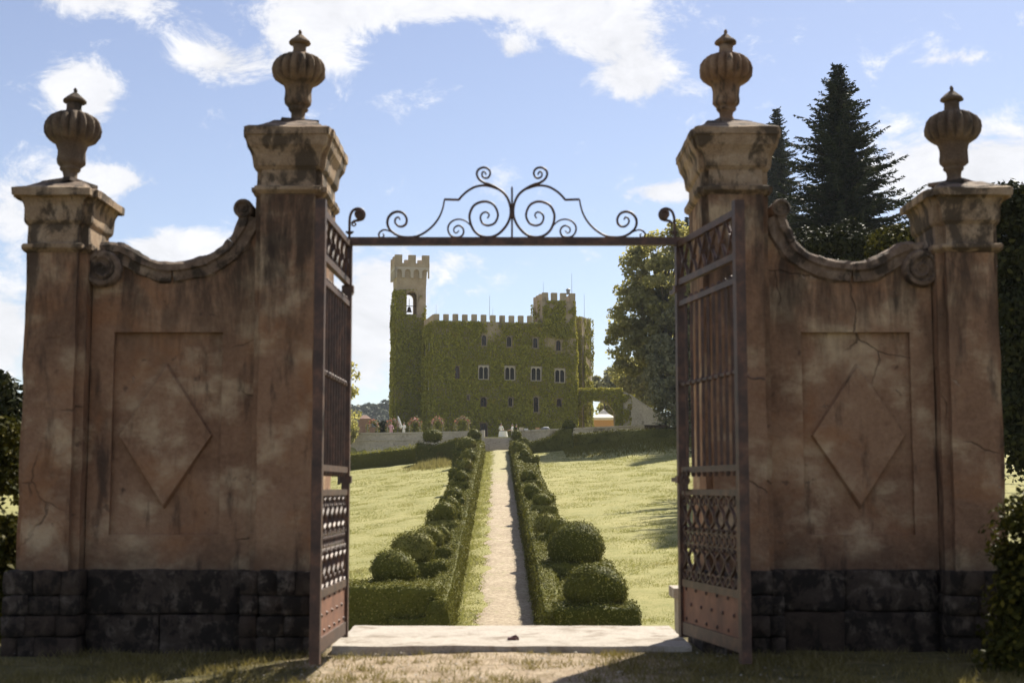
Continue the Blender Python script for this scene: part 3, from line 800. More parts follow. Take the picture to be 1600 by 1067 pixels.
def ring_mb(c, r, t, n=14):
    return MB().tube([(c[0] + r * math.cos(a), c[1], c[2] + r * math.sin(a)) for a in np.linspace(0, 2 * math.pi, n + 1)], t, 5)
def gate_leaf(sx, hinge, ang, label, handle=True):
    """built in its own frame: x along the leaf from the hinge, y its thickness"""
    W_ = 1.47
    root = thing('iron_gate_leaf', label, 'gate', (hinge[0], hinge[1], 0), 'leaves of the open iron gate', rotz=ang)
    Z = [.05, .47, 1.215, 1.40, 2.115, 2.80, 2.985, 3.315]
    I = M['iron']
    part('hinge_stile', MB().box(-.03, .03, -.03, .03, 0.02, 3.36), I, root)
    part('meeting_stile', MB().box(W_ - .035, W_ + .035, -.035, .035, -.02, 3.40), I, root)
    for z, h in ((.10, .05), (Z[1], .03), (Z[2], .024), (Z[3], .024), (Z[5], .022), (Z[6], .026), (Z[7], .026)):
        part('rail', MB().box(.03, W_ - .035, -.02, .02, z - h, z + h), I, root)
    nb = 9
    first = None; c0 = None
    for i in range(nb):
        x = .03 + (W_ - .065) * (i + 1) / (nb + 1)
        if first is None:
            first = part('bar', MB().tube([(0, 0, Z[3] - .06), (0, 0, Z[3]), (0, 0, Z[5] + .05)], .0125, 8), I, root); first.location = (x, 0, 0)
            c0 = part('bar_knob', MB().lathe([(.004, -.03), (.02, -.018), (.024, 0), (.02, .018), (.004, .03)], seg=8), I, root, smooth=True); c0.location = (x, 0, Z[4])
        else:
            child_copy(first, root, (x, 0, 0)); child_copy(c0, root, (x, 0, Z[4]))
        for zz in (Z[3] - .035, Z[5] + .03): child_copy(c0, root, (x, 0, zz), scale=(.8, .8, .8))
    part('rail', MB().box(.03, W_ - .035, -.012, .012, Z[4] - .012, Z[4] + .012), I, root)
    # frieze of crossed straps with curls below the top rail
    hz = Z[7] - Z[6] - .05; n = 6; w = (W_ - .065) / n
    u = MB()
    for s in (-1, 1):
        u.tube(catmull([(s * w * .42, 0, .0), (s * w * .30, 0, hz * .18), (0, 0, hz * .5), (-s * w * .30, 0, hz * .82), (-s * w * .42, 0, hz)]), .009, 5, 1.6)
        for z in (.028, hz - .028):
            u.tube([(s * w * .36 + .022 * math.cos(a) , 0, z + .022 * math.sin(a)) for a in np.linspace(0, 2 * math.pi, 9)], .006, 4)
    u.tube([(0, -.02, hz * .5), (0, .02, hz * .5)], .022, 8)
    um = u.mesh('crossed_strap')
    for i in range(n): o = link('crossed_strap', um, I, root); o.location = (.03 + w * (i + .5), 0, Z[6] + .025)
    # dense scroll band above the sheet panel
    hz = Z[2] - Z[1] - .055; n = 6; w = (W_ - .065) / n
    ly = MB()
    for s in (-1, 1):
        ly.tube(catmull([(s * w * .12, 0, 0), (s * w * .46, 0, hz * .05), (s * w * .44, 0, hz * .13), (s * w * .12, 0, hz * .22), (s * w * .10, 0, hz * .30), (s * w * .40, 0, hz * .36), (s * w * .30, 0, hz * .42), (s * w * .16, 0, hz * .38)]), .0105, 5, 1.5)
    lym = ly.mesh('lyre_scroll')
    rm = ring_mb((0, 0, 0), .036, .0095).mesh('ring')
    lf = MB(); lf.loft([[(.0, -.01, 0), (.0, .01, 0)], [(.022, -.01, .06), (-.022, .01, .06)], [(.0, -.01, .14), (.0, .01, .14)]], closed=False, cap0=False, cap1=False)
    for i in range(n):
        x = .03 + w * (i + .5)
        o = link('lyre_scroll', lym, I, root); o.location = (x, 0, Z[1] + .03)
        o = link('lyre_scroll', lym, I, root); o.location = (x, 0, Z[2] - .025); o.scale = (1, 1, -1)
        for dx in (-w / 4, w / 4):
            for fz in (.06, .5, .94):
                o = link('ring', rm, I, root); o.location = (x + dx, 0, Z[1] + .03 + hz * fz); o.scale = (1.2, 1, 1)
    part('scroll_rail', MB().box(.03, W_ - .035, -.008, .008, Z[1] + .03 + hz * .5 + .045, Z[1] + .03 + hz * .5 + .057).box(.03, W_ - .035, -.008, .008, Z[1] + .03 + hz * .5 - .057, Z[1] + .03 + hz * .5 - .045), I, root)
    # sheet panel with studs
    sh = part('sheet_panel', MB().box(.03, W_ - .035, -.008, .008, .15, Z[1] - .03), M['sheet'], root)
    st = MB().lathe([(.003, .014), (.012, .009), (.016, 0)], seg=8).mesh('stud')
    for r in range(3):
        for i in range(5):
            for yy, rx in ((-.008, math.pi / 2), (.008, -math.pi / 2)):
                o = link('stud', st, I, sh); o.location = (.12 + (W_ - .32) * (i + .5 * (r % 2)) / 4.5, yy, .185 + .12 * r); o.rotation_euler = (rx, 0, 0)
    # pivots to the pillar
    for z in (2.93, 1.32, .25):
        if z > .3: part('hinge_arm', MB().box(-.25, -.031, -.012, .012, z - .018, z + .018).box(-.034, .034, -.045, .045, z - .03, z + .03), I, root)
    root.location.z = .104; root.scale = (.925, 1, 11 / 12)
    return root, Z
r1, Z = gate_leaf(1, (1.307, 11.0), rad(-90 + 10.7), 'right leaf of the open iron gate, folded back with its rust red panel facing in')
r2, Z = gate_leaf(-1, (-1.28, 11.0), rad(-90 - 1.4), 'left leaf of the open iron gate seen almost edge on beside the pillar')
part('latch_handle', MB().tube(catmull([(1.47, .03, 2.13), (1.49, .05, 2.07), (1.50, .08, 2.055), (1.50, .13, 2.06), (1.50, .16, 2.05)], 4), .009, 6).box(1.46, 1.48, .02, .045, 2.04, 2.24), M['iron'], r1)
cm = MB().tube([(.02 * math.cos(a), 0, .032 * math.sin(a)) for a in np.linspace(0, 2 * math.pi, 11)], .006, 5).mesh('chain_link')
for s in (0, 1):
    for i in range(4):
        o = link('chain_link', cm, M['iron'], r1); o.location = (.14 + .10 * s, -.03, 1.36 - .05 * i); o.rotation_euler = (0, 0, (i % 2) * 1.4)

# low stone bench end just inside the gate on the right
root = thing('stone_bench', 'small grey stone bench end just behind the right gate leaf', 'bench', (1.85, 13.4, g(1.85, 13.4)))
zz = g(1.85, 13.4)
part('seat', rough(MB().box(1.475, 2.3, 13.15, 13.55, .25, .34), .1, .01, 6), M['limestone'], root)
part('leg', rough(MB().box(1.52, 1.70, 13.2, 13.5, zz - .1, .25), .1, .01, 6), M['limestone'], root)
part('leg', rough(MB().box(2.06, 2.22, 13.2, 13.5, zz - .1, .25), .1, .01, 6), M['limestone'], root)

# ------------------------------------------------------------------ clipped hedges and topiary along the path
BL = [(615.5, 891, 35, 27, 44), (646, 861, 34, 25, 49), (670, 843, 24, 20, 52.5), (690, 838, 15, 15, 54.5), (694, 803, 20, 16, 62), (705, 790, 14, 12, 66.5), (710, 773, 14, 9, 73), (721.6, 746, 12, 9, 85), (728.6, 728, 10, 8.5, 97), (732, 713, 13, 10, 108), (728.6, 696, 16, 11.5, 126), (741, 680, 10.5, 8.5, 147)]
BR = [(931.5, 920, 49, 34, 40.5), (899.6, 854.5, 45, 34, 50), (874, 827, 18, 14, 56), (855, 823, 21, 18, 57.5), (847, 783, 15, 11, 69), (831, 767, 14, 9, 75), (826, 744, 14, 10, 86.5), (812, 700.5, 13, 9.5, 121), (820, 709, 7.5, 7, 114), (807, 680, 7.6, 7, 147)]
ordn = ['first', 'second', 'third', 'fourth', 'fifth', 'sixth', 'seventh', 'eighth', 'ninth', 'tenth', 'eleventh', 'twelfth']
def hedge_row(sx, balls, label):
    face = left_face if sx < 0 else right_face
    root = thing('box_hedge', label, 'hedge', (face(90) + sx * .6, 90, g(face(90), 90)), 'clipped hedges along the path')
    # the continuous strip beside the path
    y0 = 39.5 if sx > 0 else 41.0
    cuts = list(np.linspace(y0, 149.0, 9))
    for a, b in zip(cuts[:-1], cuts[1:]):
        ys = np.linspace(a, b, 9); rings = []
        for y in ys:
            x = face(y); z = g(x, y); h = 1.20 + .10 * math.sin(y * .37 + sx)
            o = [(x + sx * .0, y, z - .2), (x + sx * .05, y, z + h * .6), (x + sx * .14, y, z + h), (x + sx * .62, y, z + h - .02), (x + sx * .72, y, z + .82), (x + sx * 1.75, y, z + .78), (x + sx * 1.9, y, z - .3)]
            rings.append(o if sx > 0 else o[::-1])
        mb = MB().loft(rings)
        clipped('hedge_strip', mb, M['box'], root, (a + b) / 2)
    for i, (px, py, rx, ry, Y) in enumerate(balls):
        c = P(px, py, Y); r = rx * Y / F; rz = ry * 1.1 * Y / F
        zt = c[2] - rz * .72 + .04
        xin = face(Y) + sx * .35; xout = c[0] + sx * (r + .25)
        if i == 0: xout = c[0] + sx * (1.7 if sx < 0 else 1.1)
        elif i % 3 == 2: xout = c[0] + sx * (r + .7)
        yb = Y + r * .55; yf = Y - r - .10 - (0 if i else 2.0 if sx < 0 else .4); zt += .06
        xa, xb = min(xin, xout), max(xin, xout); zg = min(g(xa, Y), g(xb, Y)) - .2
        mb = MB().loft([rect_ring(xa, xb, yf, yb, 0, zg), rect_ring(xa, xb, yf, yb, -.01, (zg + zt) / 2), rect_ring(xa, xb, yf, yb, -.03, zt - .10), rect_ring(xa, xb, yf, yb, -.13, zt)])
        clipped('cross_hedge', mb, M['box'], root, Y)
    for i, (px, py, rx, ry, Y) in enumerate(balls):
        c = P(px, py, Y); r = rx * Y / F; rz = ry * 1.1 * Y / F
        side = 'left' if sx < 0 else 'right'
        lab = '%s clipped box ball from the gate on the hedge %s of the path' % (ordn[i], side)
        t = clipped('topiary_ball', ball_mb(c, r * .96, rz, seed=i + (20 if sx > 0 else 0), wob=.09), M['box'], None, Y, amp=.075, dens=min(800, 3.2 / max(.07, .0014 * Y) ** 2))
        me = t.data; me.transform(Matrix.Translation((-c[0], -c[1], -c[2] + rz * .72))); t.location = (c[0], c[1], c[2] - rz * .72)
        tag(t, lab, 'topiary', 'clipped topiary balls along the path')
hedge_row(-1, BL, 'long clipped box hedge with side blocks on the left of the path')
hedge_row(1, BR, 'long clipped box hedge with side blocks on the right of the path')

def poly_hedge(name, label, top, bot, Y, depth, mat, parent=None, n=26, leaf=None):
    xs_px = np.linspace(top[0][0], top[-1][0], n)
    tp = np.interp(xs_px, [a for a, _ in top], [b for _, b in top]); bp = np.interp(xs_px, [a for a, _ in bot], [b for _, b in bot])
    T = [P(x, y, Y) for x, y in zip(xs_px, tp)]; B = [P(x, y, Y) for x, y in zip(xs_px, bp)]
    xs = [t[0] for t in T]; zb = [min(b[2], g(b[0], Y)) - .25 for b in B]; zt = [t[2] for t in T]
    c = (xs[n // 2], Y, zb[n // 2] + .2)
    mb = MB().columns(xs, zb, zt, Y, Y + depth)
    mb.v = [mb.verts() - np.array(c)]
    core = rough(mb, .4, .09, 1.2, 3)
    s = leaf or .17
    p, nn = sample_faces(core, 1.9 / (s * s)); p = p + nn * RNG.normal(.02, .07, (len(p), 1))
    up = nn[:, 2] > .6; p[up, 2] += np.abs(RNG.normal(0, .16 if mat is M['box_lit'] else .07, up.sum()))
    o = link(name, fast_mesh(name, leaf_quads(p, nn, s), 4, core), mat, parent)
    o.location = c
    return tag(o, label, 'hedge', 'hedges below the terrace')
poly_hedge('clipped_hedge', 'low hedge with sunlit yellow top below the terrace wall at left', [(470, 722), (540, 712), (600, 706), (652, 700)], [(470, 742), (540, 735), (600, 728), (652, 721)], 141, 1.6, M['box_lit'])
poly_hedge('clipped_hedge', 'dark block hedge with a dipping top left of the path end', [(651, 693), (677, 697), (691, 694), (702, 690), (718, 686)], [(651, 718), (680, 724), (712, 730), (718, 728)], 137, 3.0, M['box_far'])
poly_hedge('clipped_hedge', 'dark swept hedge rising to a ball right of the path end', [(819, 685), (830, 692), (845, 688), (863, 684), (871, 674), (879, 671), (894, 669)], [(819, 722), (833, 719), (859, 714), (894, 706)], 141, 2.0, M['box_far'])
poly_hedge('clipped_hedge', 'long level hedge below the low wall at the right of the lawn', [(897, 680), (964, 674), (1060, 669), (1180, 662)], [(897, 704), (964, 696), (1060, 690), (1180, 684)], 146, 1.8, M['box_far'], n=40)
for (px, py, rx, ry, Y, lab) in ((675, 681, 15, 11, 138.2, 'clipped ball on top of the dark block hedge at left'), (888, 664, 9, 7.5, 142, 'small clipped ball on the high end of the swept hedge')):
    c = P(px, py, Y); r = rx * Y / F; rz = ry * Y / F
    t = clipped('topiary_ball', ball_mb((0, 0, rz * .72), r, rz, seed=px), M['box'], None, Y, amp=.03); t.location = (c[0], c[1], c[2] - rz * .72)
    tag(t, lab, 'topiary', 'clipped topiary balls along the path')

# ------------------------------------------------------------------ grass
def grass_stuff():
    # lawn seen through the gate
    n = 430000
    Y = 41 * (150 / 41) ** RNG.random(n)
    X = RNG.uniform(-1, 1, n) * (.135 * Y + .5); wide = RNG.random(n) < .34; X[wide] = X[wide] + np.sign(X[wide]) * RNG.exponential(.10, wide.sum()) * Y[wide]
    keep = ((X < left_face(Y) - 2.6) | (X > right_face(Y) + 2.3))
    pat = fbm(np.stack([X, Y, X * 0], 1), .35, 9)
    keep &= pat > RNG.random(n) * .75
    X, Y = X[keep], Y[keep]
    Z = height(X, Y)
    v = blades(X, Y, Z - .02, .045 + .0003 * Y, .012 + .00032 * Y, 1.0)
    tag(link('lawn_grass', fast_mesh('lawn_grass', v, 3), M['grass']), kind='stuff')
    # verge along the path
    n = 26000
    Y = 40 * (149 / 40) ** RNG.random(n); lf = left_face(Y)
    X = lf + np.abs(RNG.normal(0, .55, n)) - .05
    sp = RNG.random(n) < .22; X[sp] = RNG.uniform(lf[sp], right_face(Y[sp])); 
    sp = sp & (vnoise(np.stack([X, Y, X * 0], 1), 1.6, 4) < .62); X[sp] = lf[sp] + .2
    rt = RNG.random(n) < .25; X[rt] = right_face(Y[rt]) - np.abs(RNG.normal(0, .12, rt.sum()))
    Z = height(X, Y)
    tag(link('verge_grass', fast_mesh('verge_grass', blades(X, Y, Z, .035 + .0003 * Y, .022 + .0006 * Y, 1.3), 3), M['grass']), kind='stuff')
    # rough turf before the gate
    n = 120000
    Y = RNG.uniform(7.6, 12.4, n); X = RNG.uniform(-5.5, 5.5, n)
    side = np.abs(X + .15) + (fbm(np.stack([X, Y, X * 0], 1), 1.3, 2) - .45) * 2.4
    pat = fbm(np.stack([X, Y, X * 0], 1), 3.2, 5)
    keep = (RNG.random(n) < np.clip((side - .75) * 1.3, .05, 1)) & (pat > .30 + RNG.random(n) * .2)
    keep &= ~((np.abs(X) < 1.5) & (Y > 10.96))
    keep &= ~((np.abs(X) > 1.4) & (np.abs(X) < 3.9) & (Y > 11.0))
    X, Y = X[keep], Y[keep]
    v = blades(X, Y, height(X, Y) - .01, .055, .007, .9)
    tag(link('turf_grass', fast_mesh('turf_grass', v, 3), M['front_grass']), kind='stuff')
    nt_ = 150; tx = RNG.normal(-.1, 1.5, nt_); ty = RNG.uniform(7.9, 10.9, nt_); k = np.repeat(np.arange(nt_), 46)
    sp_ = RNG.uniform(.03, .10, nt_)[k]; X = tx[k] + RNG.normal(0, 1, len(k)) * sp_; Y = ty[k] + RNG.normal(0, 1, len(k)) * sp_
    ok = (Y < 10.94); X, Y = X[ok], Y[ok]
    tag(link('grass_tufts', fast_mesh('grass_tufts', blades(X, Y, height(X, Y) - .01, .05, .008, .9), 3), M['front_grass']), kind='stuff')
    n = 3200
    X = RNG.normal(-.1, 1.1, n); Y = RNG.uniform(7.8, 10.95, n); sz = RNG.gamma(1.2, .0022, n) + .002
    c = np.stack([X, Y, height(X, Y) + sz * .3 + .012], 1); a = RNG.uniform(0, 6.28, n)
    oc = np.array([[1, 0, 0], [0, 1, 0], [-1, 0, 0], [0, -1, 0], [0, 0, .7]]); v = []
    for i in range(4):
        for w in (oc[i], oc[(i + 1) % 4], oc[4] * [1, 1, .75]):
            v.append(c + np.stack([w[0] * np.cos(a) - w[1] * np.sin(a), w[0] * np.sin(a) + w[1] * np.cos(a), np.full(n, w[2])], 1) * (sz * RNG.uniform(.8, 1.2, n))[:, None])
    v = np.stack(v, 1).reshape(-1, 3)
    tag(link('gravel', fast_mesh('gravel', v, 3), M['step_stone']), kind='stuff')
    # tall dry grass by the dark block hedge
    n = 3200
    px = RNG.normal(672, 24, n); Y = RNG.normal(133, 2.0, n); k = (px < 716) & (Y < 137); px, Y = px[k], Y[k]; n = len(px)
    X = (px - 800) / F * Y; 
    tag(link('tall_dry_grass', fast_mesh('tall_dry_grass', blades(X, Y, height(X, Y), 1.0 * (.1 + 1.1 * fbm(np.stack([X, Y, X * 0], 1), .8, 3)) * np.exp(-((px - 680) / 36) ** 2), .06, .45), 3), M['dry_grass']), kind='stuff')
    n = 16000
    X = RNG.normal(13, 6.5, n); Y = RNG.normal(138, 4.0, n); k = (Y < 144.5) & (X > 5)
    X, Y = X[k], Y[k]
    tag(link('bank_grass', fast_mesh('bank_grass', blades(X, Y, height(X, Y) - .05, .30, .10, .7), 3), M['bank_grass']), kind='stuff')
grass_stuff()

# ------------------------------------------------------------------ terrace walls and steps
def wall_poly(name, label, top, Y, depth, mat, zb=None, cat='wall', course=True, group=None, n=30):
    xs_px = np.linspace(top[0][0], top[-1][0], n); tp = np.interp(xs_px, [a for a, _ in top], [b for _, b in top])
    T = [P(x, y, Y) for x, y in zip(xs_px, tp)]
    xs = [t[0] for t in T]; zt = [t[2] for t in T]; bz = [min(g(x, Y - .5), g(x, Y + 2)) - .6 for x in xs]
    root = thing(name, label, cat, (xs[n // 2], Y, bz[n // 2]), group)
    part('wall', rough(MB().columns(xs, bz, [z - .16 for z in zt], Y, Y + depth), .8, .06, 1.3, 2), mat, root)
    if course: part('string_course', rough(MB().columns(xs, [z - .86 for z in zt], [z - .74 for z in zt], Y - .09, Y + .1), .5, .03, 2, 2), M['step_stone'], root)
    for a in range(0, n - 1, 3):
        b = min(n - 1, a + 3); dx = .012
        xx = [xs[a] + dx] + xs[a + 1:b] + [xs[b] - dx]
        part('coping_stone', MB().columns(xx, [z - .155 for z in zt[a:b + 1]], [z + random.uniform(0, .02) for z in zt[a:b + 1]], Y - .07, Y + depth + .07), M['step_stone'], root)
    return root
wl = wall_poly('terrace_wall', 'grey rubble terrace wall with stone coping left of the steps', [(455, 679), (540, 676.5), (650, 675), (756, 673)], 153, .6, M['rubble'], group='terrace walls')
wr = wall_poly('terrace_wall', 'low rubble terrace wall right of the steps, behind the swept hedge', [(799, 673), (850, 670.5), (905, 668), (1006, 663.5), (1010, 663.5)], 153, .6, M['rubble'], group='terrace walls', course=False)
x0 = P(757, 700, 152)[0]; x1 = P(798, 700, 152)[0]
part('end_pier', MB().box(x0 - .35, x0, 152.6, 153.9, g(-3, 150) - .4, P(757, 672, 153)[2]), M['step_stone'], wl)
rt = thing('dark_trough', 'long dark stone trough at the end of the low terrace wall', 'trough', (P(1025, 665, 153)[0], 153, LVL))
a, b = P(1007, 664, 153), P(1046, 672, 153)
part('basin', MB().box(a[0], b[0], 152.7, 154.2, LVL - 1.5, a[2] - .06), M['plinth'], rt)
part('rim', MB().box(a[0] - .04, b[0] + .04, 152.64, 154.26, a[2] - .058, a[2]), M['plinth'], rt)
zb = zpath(150.2) - .05
st = thing('stone_steps', 'wide flight of stone steps up to the terrace at the end of the path', 'steps', ((x0 + x1) / 2, 151, zb))
ns = 12
for i in range(ns):
    zt = zb + (LVL + .02 - zb) * (i + 1) / ns; ya = 150.3 + i * .26
    part('step', rough(MB().box(x0 + .003, x1, ya - .04, 153.6 if i == ns - 1 else ya + .40, zt - .075, zt), .5, .012, 3, i), M['step_stone'], st)
    part('riser_course', MB().box(x0 + .01, x1 - .01, ya + .04, ya + .4, zt - .3, zt - .078), M['rubble'], st)

# ------------------------------------------------------------------ the castle
RZ = rad(12); C0x, C0y = (677 - 800) / F * 190, 190.0
cd = (math.cos(RZ), math.sin(RZ)); cn = (-math.sin(RZ), math.cos(RZ))
castle = thing('castle', 'ivy covered medieval castle with battlements and bell tower above the terrace', 'castle', (C0x, C0y, LVL), rotz=RZ)
def front(px, py, dep=0):
    """photo pixel -> (s along the front, z) in castle coordinates on the plane at depth dep"""
    d = P(px, py, 1.0); dx, dy, dz = d[0], 1.0, d[2] - EYE
    ox, oy = C0x + cn[0] * dep, C0y + cn[1] * dep
    t = (ox * cn[0] + oy * cn[1]) / (dx * cn[0] + dy * cn[1])
    X, Y_ = dx * t - C0x, dy * t - C0y
    return X * cd[0] + Y_ * cd[1], EYE + dz * t - LVL
LEN = front(900, 600)[0]; DEP = 13.2
ztop = front(677, 501)[1]
zm = front(677, 489.5)[1]
main = part('main_block', rough(MB().box(0, LEN, 0, DEP, -2, ztop), 2.5, .05, .6), M['castle_stone'], castle)
def merlon_mesh(w, h, d):
    b = .04
    return rough(MB().loft([rect_ring(-w / 2, w / 2, -d / 2, d / 2, 0, 0), rect_ring(-w / 2, w / 2, -d / 2, d / 2, 0, h - b), rect_ring(-w / 2, w / 2, -d / 2, d / 2, -b, h)]), .5, .03, 2).mesh('merlon')
mm = merlon_mesh(.72, zm - ztop, .5)
s = .40
turret_s0 = front(847, 480)[0]
while s < turret_s0 - .6:
    for dd in (.25, DEP - .25):
        o = link('merlon', mm, M['castle_stone'], main); o.location = (s, dd, ztop); o.rotation_euler = (random.uniform(-.02, .02), 0, random.uniform(-.03, .03))
        o.scale = (1, 1, random.uniform(.93, 1.06))
    s += 1.29
d = 1.6
while d < DEP - .6:
    o = link('merlon', mm, M['castle_stone'], main); o.location = (.25, d, ztop); o.rotation_euler = (0, 0, math.pi / 2); d += 1.29
part('parapet_walk', MB().box(.5, LEN - .5, .5, DEP - .5, ztop + .001, ztop + .10), M['castle_stone'], castle)
# turret at the right end
tz0 = front(870, 470)[1]; tz1 = front(850, 457)[1]; TD = 5.6
tur = part('turret', rough(MB().box(turret_s0, LEN + .02, -.06, TD, ztop - 6, tz0), 1.5, .04, .8), M['castle_stone'], castle)
tm = merlon_mesh(.82, tz1 - tz0, .5)
for k in range(4):
    for dd in (.2, TD - .25):
        o = link('merlon', tm, M['castle_stone'], tur); o.location = (turret_s0 + .45 + (LEN - turret_s0 - .9) * k / 3, dd, tz0)
for k in (1, 2):
    for ss in (turret_s0 + .25, LEN - .25):
        o = link('merlon', tm, M['castle_stone'], tur); o.location = (ss, .2 + (TD - .5) * k / 3, tz0); o.rotation_euler = (0, 0, math.pi / 2)
# bell tower, behind the left side
TDp = 9.6
ts0 = front(620.5, 470, TDp)[0]; ts1 = front(665.5, 470, TDp)[0]; TW = ts1 - ts0
def fz(py): return front(640, py, TDp)[1]
zo0, zo1 = fz(491), fz(453)
tower = part('bell_tower', rough(MB().loft([rect_ring(ts0 - .12, ts1 + .1, TDp - .12, TDp + TW + .1, 0, -2), rect_ring(ts0 - .1, ts1 + .05, TDp - .1, TDp + TW + .1, 0, zo0 * .55), rect_ring(ts0 - .06, ts1, TDp - .05, TDp + TW, 0, zo0 - .4), rect_ring(ts0, ts1, TDp, TDp + TW, 0, zo0)]), 1.5, .05, .7), M['castle_stone'], castle)
def arch_cols(s0, s1, c, r, zb, zspring, zt, n=40):
    xs = sorted(set(list(np.linspace(s0, s1, 5)) + list(np.linspace(c - r, c + r, n)) + [c - r - .001, c + r + .001]))
    xs = [x for x in xs if s0 <= x <= s1]
    bot = [zspring + math.sqrt(max(0, r * r - (x - c) ** 2)) if abs(x - c) <= r else zb for x in xs]
    return xs, bot, [zt] * len(xs)
oc = front(643.5, 470, TDp)[0]; orr = (front(651.5, 470, TDp)[0] - front(635.5, 470, TDp)[0]) / 2
zs_ = fz(463)
for dd in (TDp, TDp + TW - .7):
    xs, zb_, zt_ = arch_cols(ts0, ts1, oc, orr, zo0, zs_, zo1)
    part('belfry_wall', MB().columns(xs, zb_, zt_, dd, dd + .7), M['castle_stone'], tower)
for ss in (ts0 + .001, ts1 - .701):
    part('belfry_wall', MB().box(ss, ss + .7, TDp + .701, TDp + TW - .701, zo0, zo1), M['castle_stone'], tower)
part('bell', MB().lathe([(.04, .75), (.10, .72), (.22, .62), (.26, .35), (.32, .12), (.42, 0), (.36, 0)], c=(oc - .15, TDp + 1.6, zo0 + .5), seg=18), M['iron'], tower, smooth=True)
part('bell_frame', MB().tube([(oc - orr - .1, TDp + 1.6, zo0 + 1.35), (oc + orr + .1, TDp + 1.6, zo0 + 1.35)], .06).tube([(oc - .15, TDp + 1.6, zo0 + 1.2), (oc - .15, TDp + 1.6, zo0 + 2.4)], .035), M['iron'], tower)
zc0, zc1, zm0, zm1 = fz(453), fz(418), fz(412), fz(399)
fl = .42
part('corbel_body', rough(MB().loft([rect_ring(ts0, ts1, TDp, TDp + TW, 0, zc0), rect_ring(ts0, ts1, TDp, TDp + TW, .02, zc0 + .5), rect_ring(ts0, ts1, TDp, TDp + TW, .12, zc1 - .3), rect_ring(ts0, ts1, TDp, TDp + TW, .14, zc1)]), .8, .03, 1), M['castle_stone'], tower)
part('parapet', rough(MB().box(ts0 - fl, ts1 + fl, TDp - fl, TDp + TW + fl, zc1, zm0), .8, .03, 1), M['castle_stone'], tower)
cb = MB()
na = 4; aw = (TW + 2 * fl) / na
for k in range(na):
    c = ts0 - fl + aw * (k + .5); xs, zb_, zt_ = arch_cols(c - aw / 2, c + aw / 2, c, aw * .34, zc1 - 1.55, zc1 - .75, zc1 - .002, 14)
    part('corbel_arch', MB().columns(xs, zb_, zt_, TDp - fl, TDp - .06), M['pale_frame'], tower)
    m_ = MB().columns([-x + 0 for x in xs[::-1]], zb_[::-1], zt_, 0, fl - .07); v = m_.verts()
    m_.v = [np.stack([ts0 - fl + v[:, 1], TDp - fl + (-v[:, 0] - (ts0 - fl)) + .0, v[:, 2]], 1)]
    part('corbel_arch', m_, M['pale_frame'], tower)
wm = merlon_mesh(1.05, zm1 - zm0, .5)
TT = TW + 2 * fl
for k in range(3):
    for dd in (TDp - fl + .26, TDp + TW + fl - .26):
        o = link('merlon', wm, M['castle_stone'], tower); o.location = (ts0 - fl + .53 + (TT - 1.06) * k / 2, dd, zm0)
for ss in (ts0 - fl + .26, ts1 + fl - .26):
    o = link('merlon', wm, M['castle_stone'], tower); o.location = (ss, TDp + TW / 2, zm0); o.rotation_euler = (0, 0, math.pi / 2)
# rear wing at the right, turned so that its sunlit flank shows
wx, wy, wz = P(903, 600, 203)
WA = rad(-22)
ztw = P(905, 495, 203)[2] - LVL
def wing_pts(l, d):   # local wing coordinates to castle coordinates
    a = WA - RZ
    ox, oy = (wx - C0x), (wy - C0y)
    ox, oy = ox * cd[0] + oy * cd[1], ox * cn[0] + oy * cn[1]
    return ox + l * math.cos(a) - d * math.sin(a), oy + l * math.sin(a) + d * math.cos(a)
def wing_ring(l0, l1, d0, d1, z): return [(*wing_pts(l, d), z) for l, d in ((l0, d0), (l1, d0), (l1, d1), (l0, d1))]
wing_mb = MB().loft([wing_ring(-3, .75, 0, 4.2, -2), wing_ring(-3, .62, 0, 4.0, ztw)])
wing = part('rear_wing', rough(wing_mb, 1.2, .05, .7), M['castle_stone'], castle)
# masts on the roofs
def mast(px, py0, py1, dep, r=.035):
    s_, z0 = front(px, py1, dep); _, z1 = front(px, py0, dep)
    part('mast', MB().tube([(s_, dep, z0), (s_, dep, z1)], [r, r * .5], 5), M['grey'], castle)
mast(765, 462, 500, 3); mast(681.5, 476, 500, 4, .025); mast(893.5, 427, 465, 2); mast(913, 460, 500, 9); mast(849, 440, 462, 3, .025); mast(770, 482, 500, 2, .025)
part('chimney_pot', MB().lathe([(.25, 0), (.25, .5), (.32, .55), (.32, .7), (.1, .85)], c=(front(890.5, 456)[0], 1.0, tz1 - .05), seg=10), M['grey'], castle)

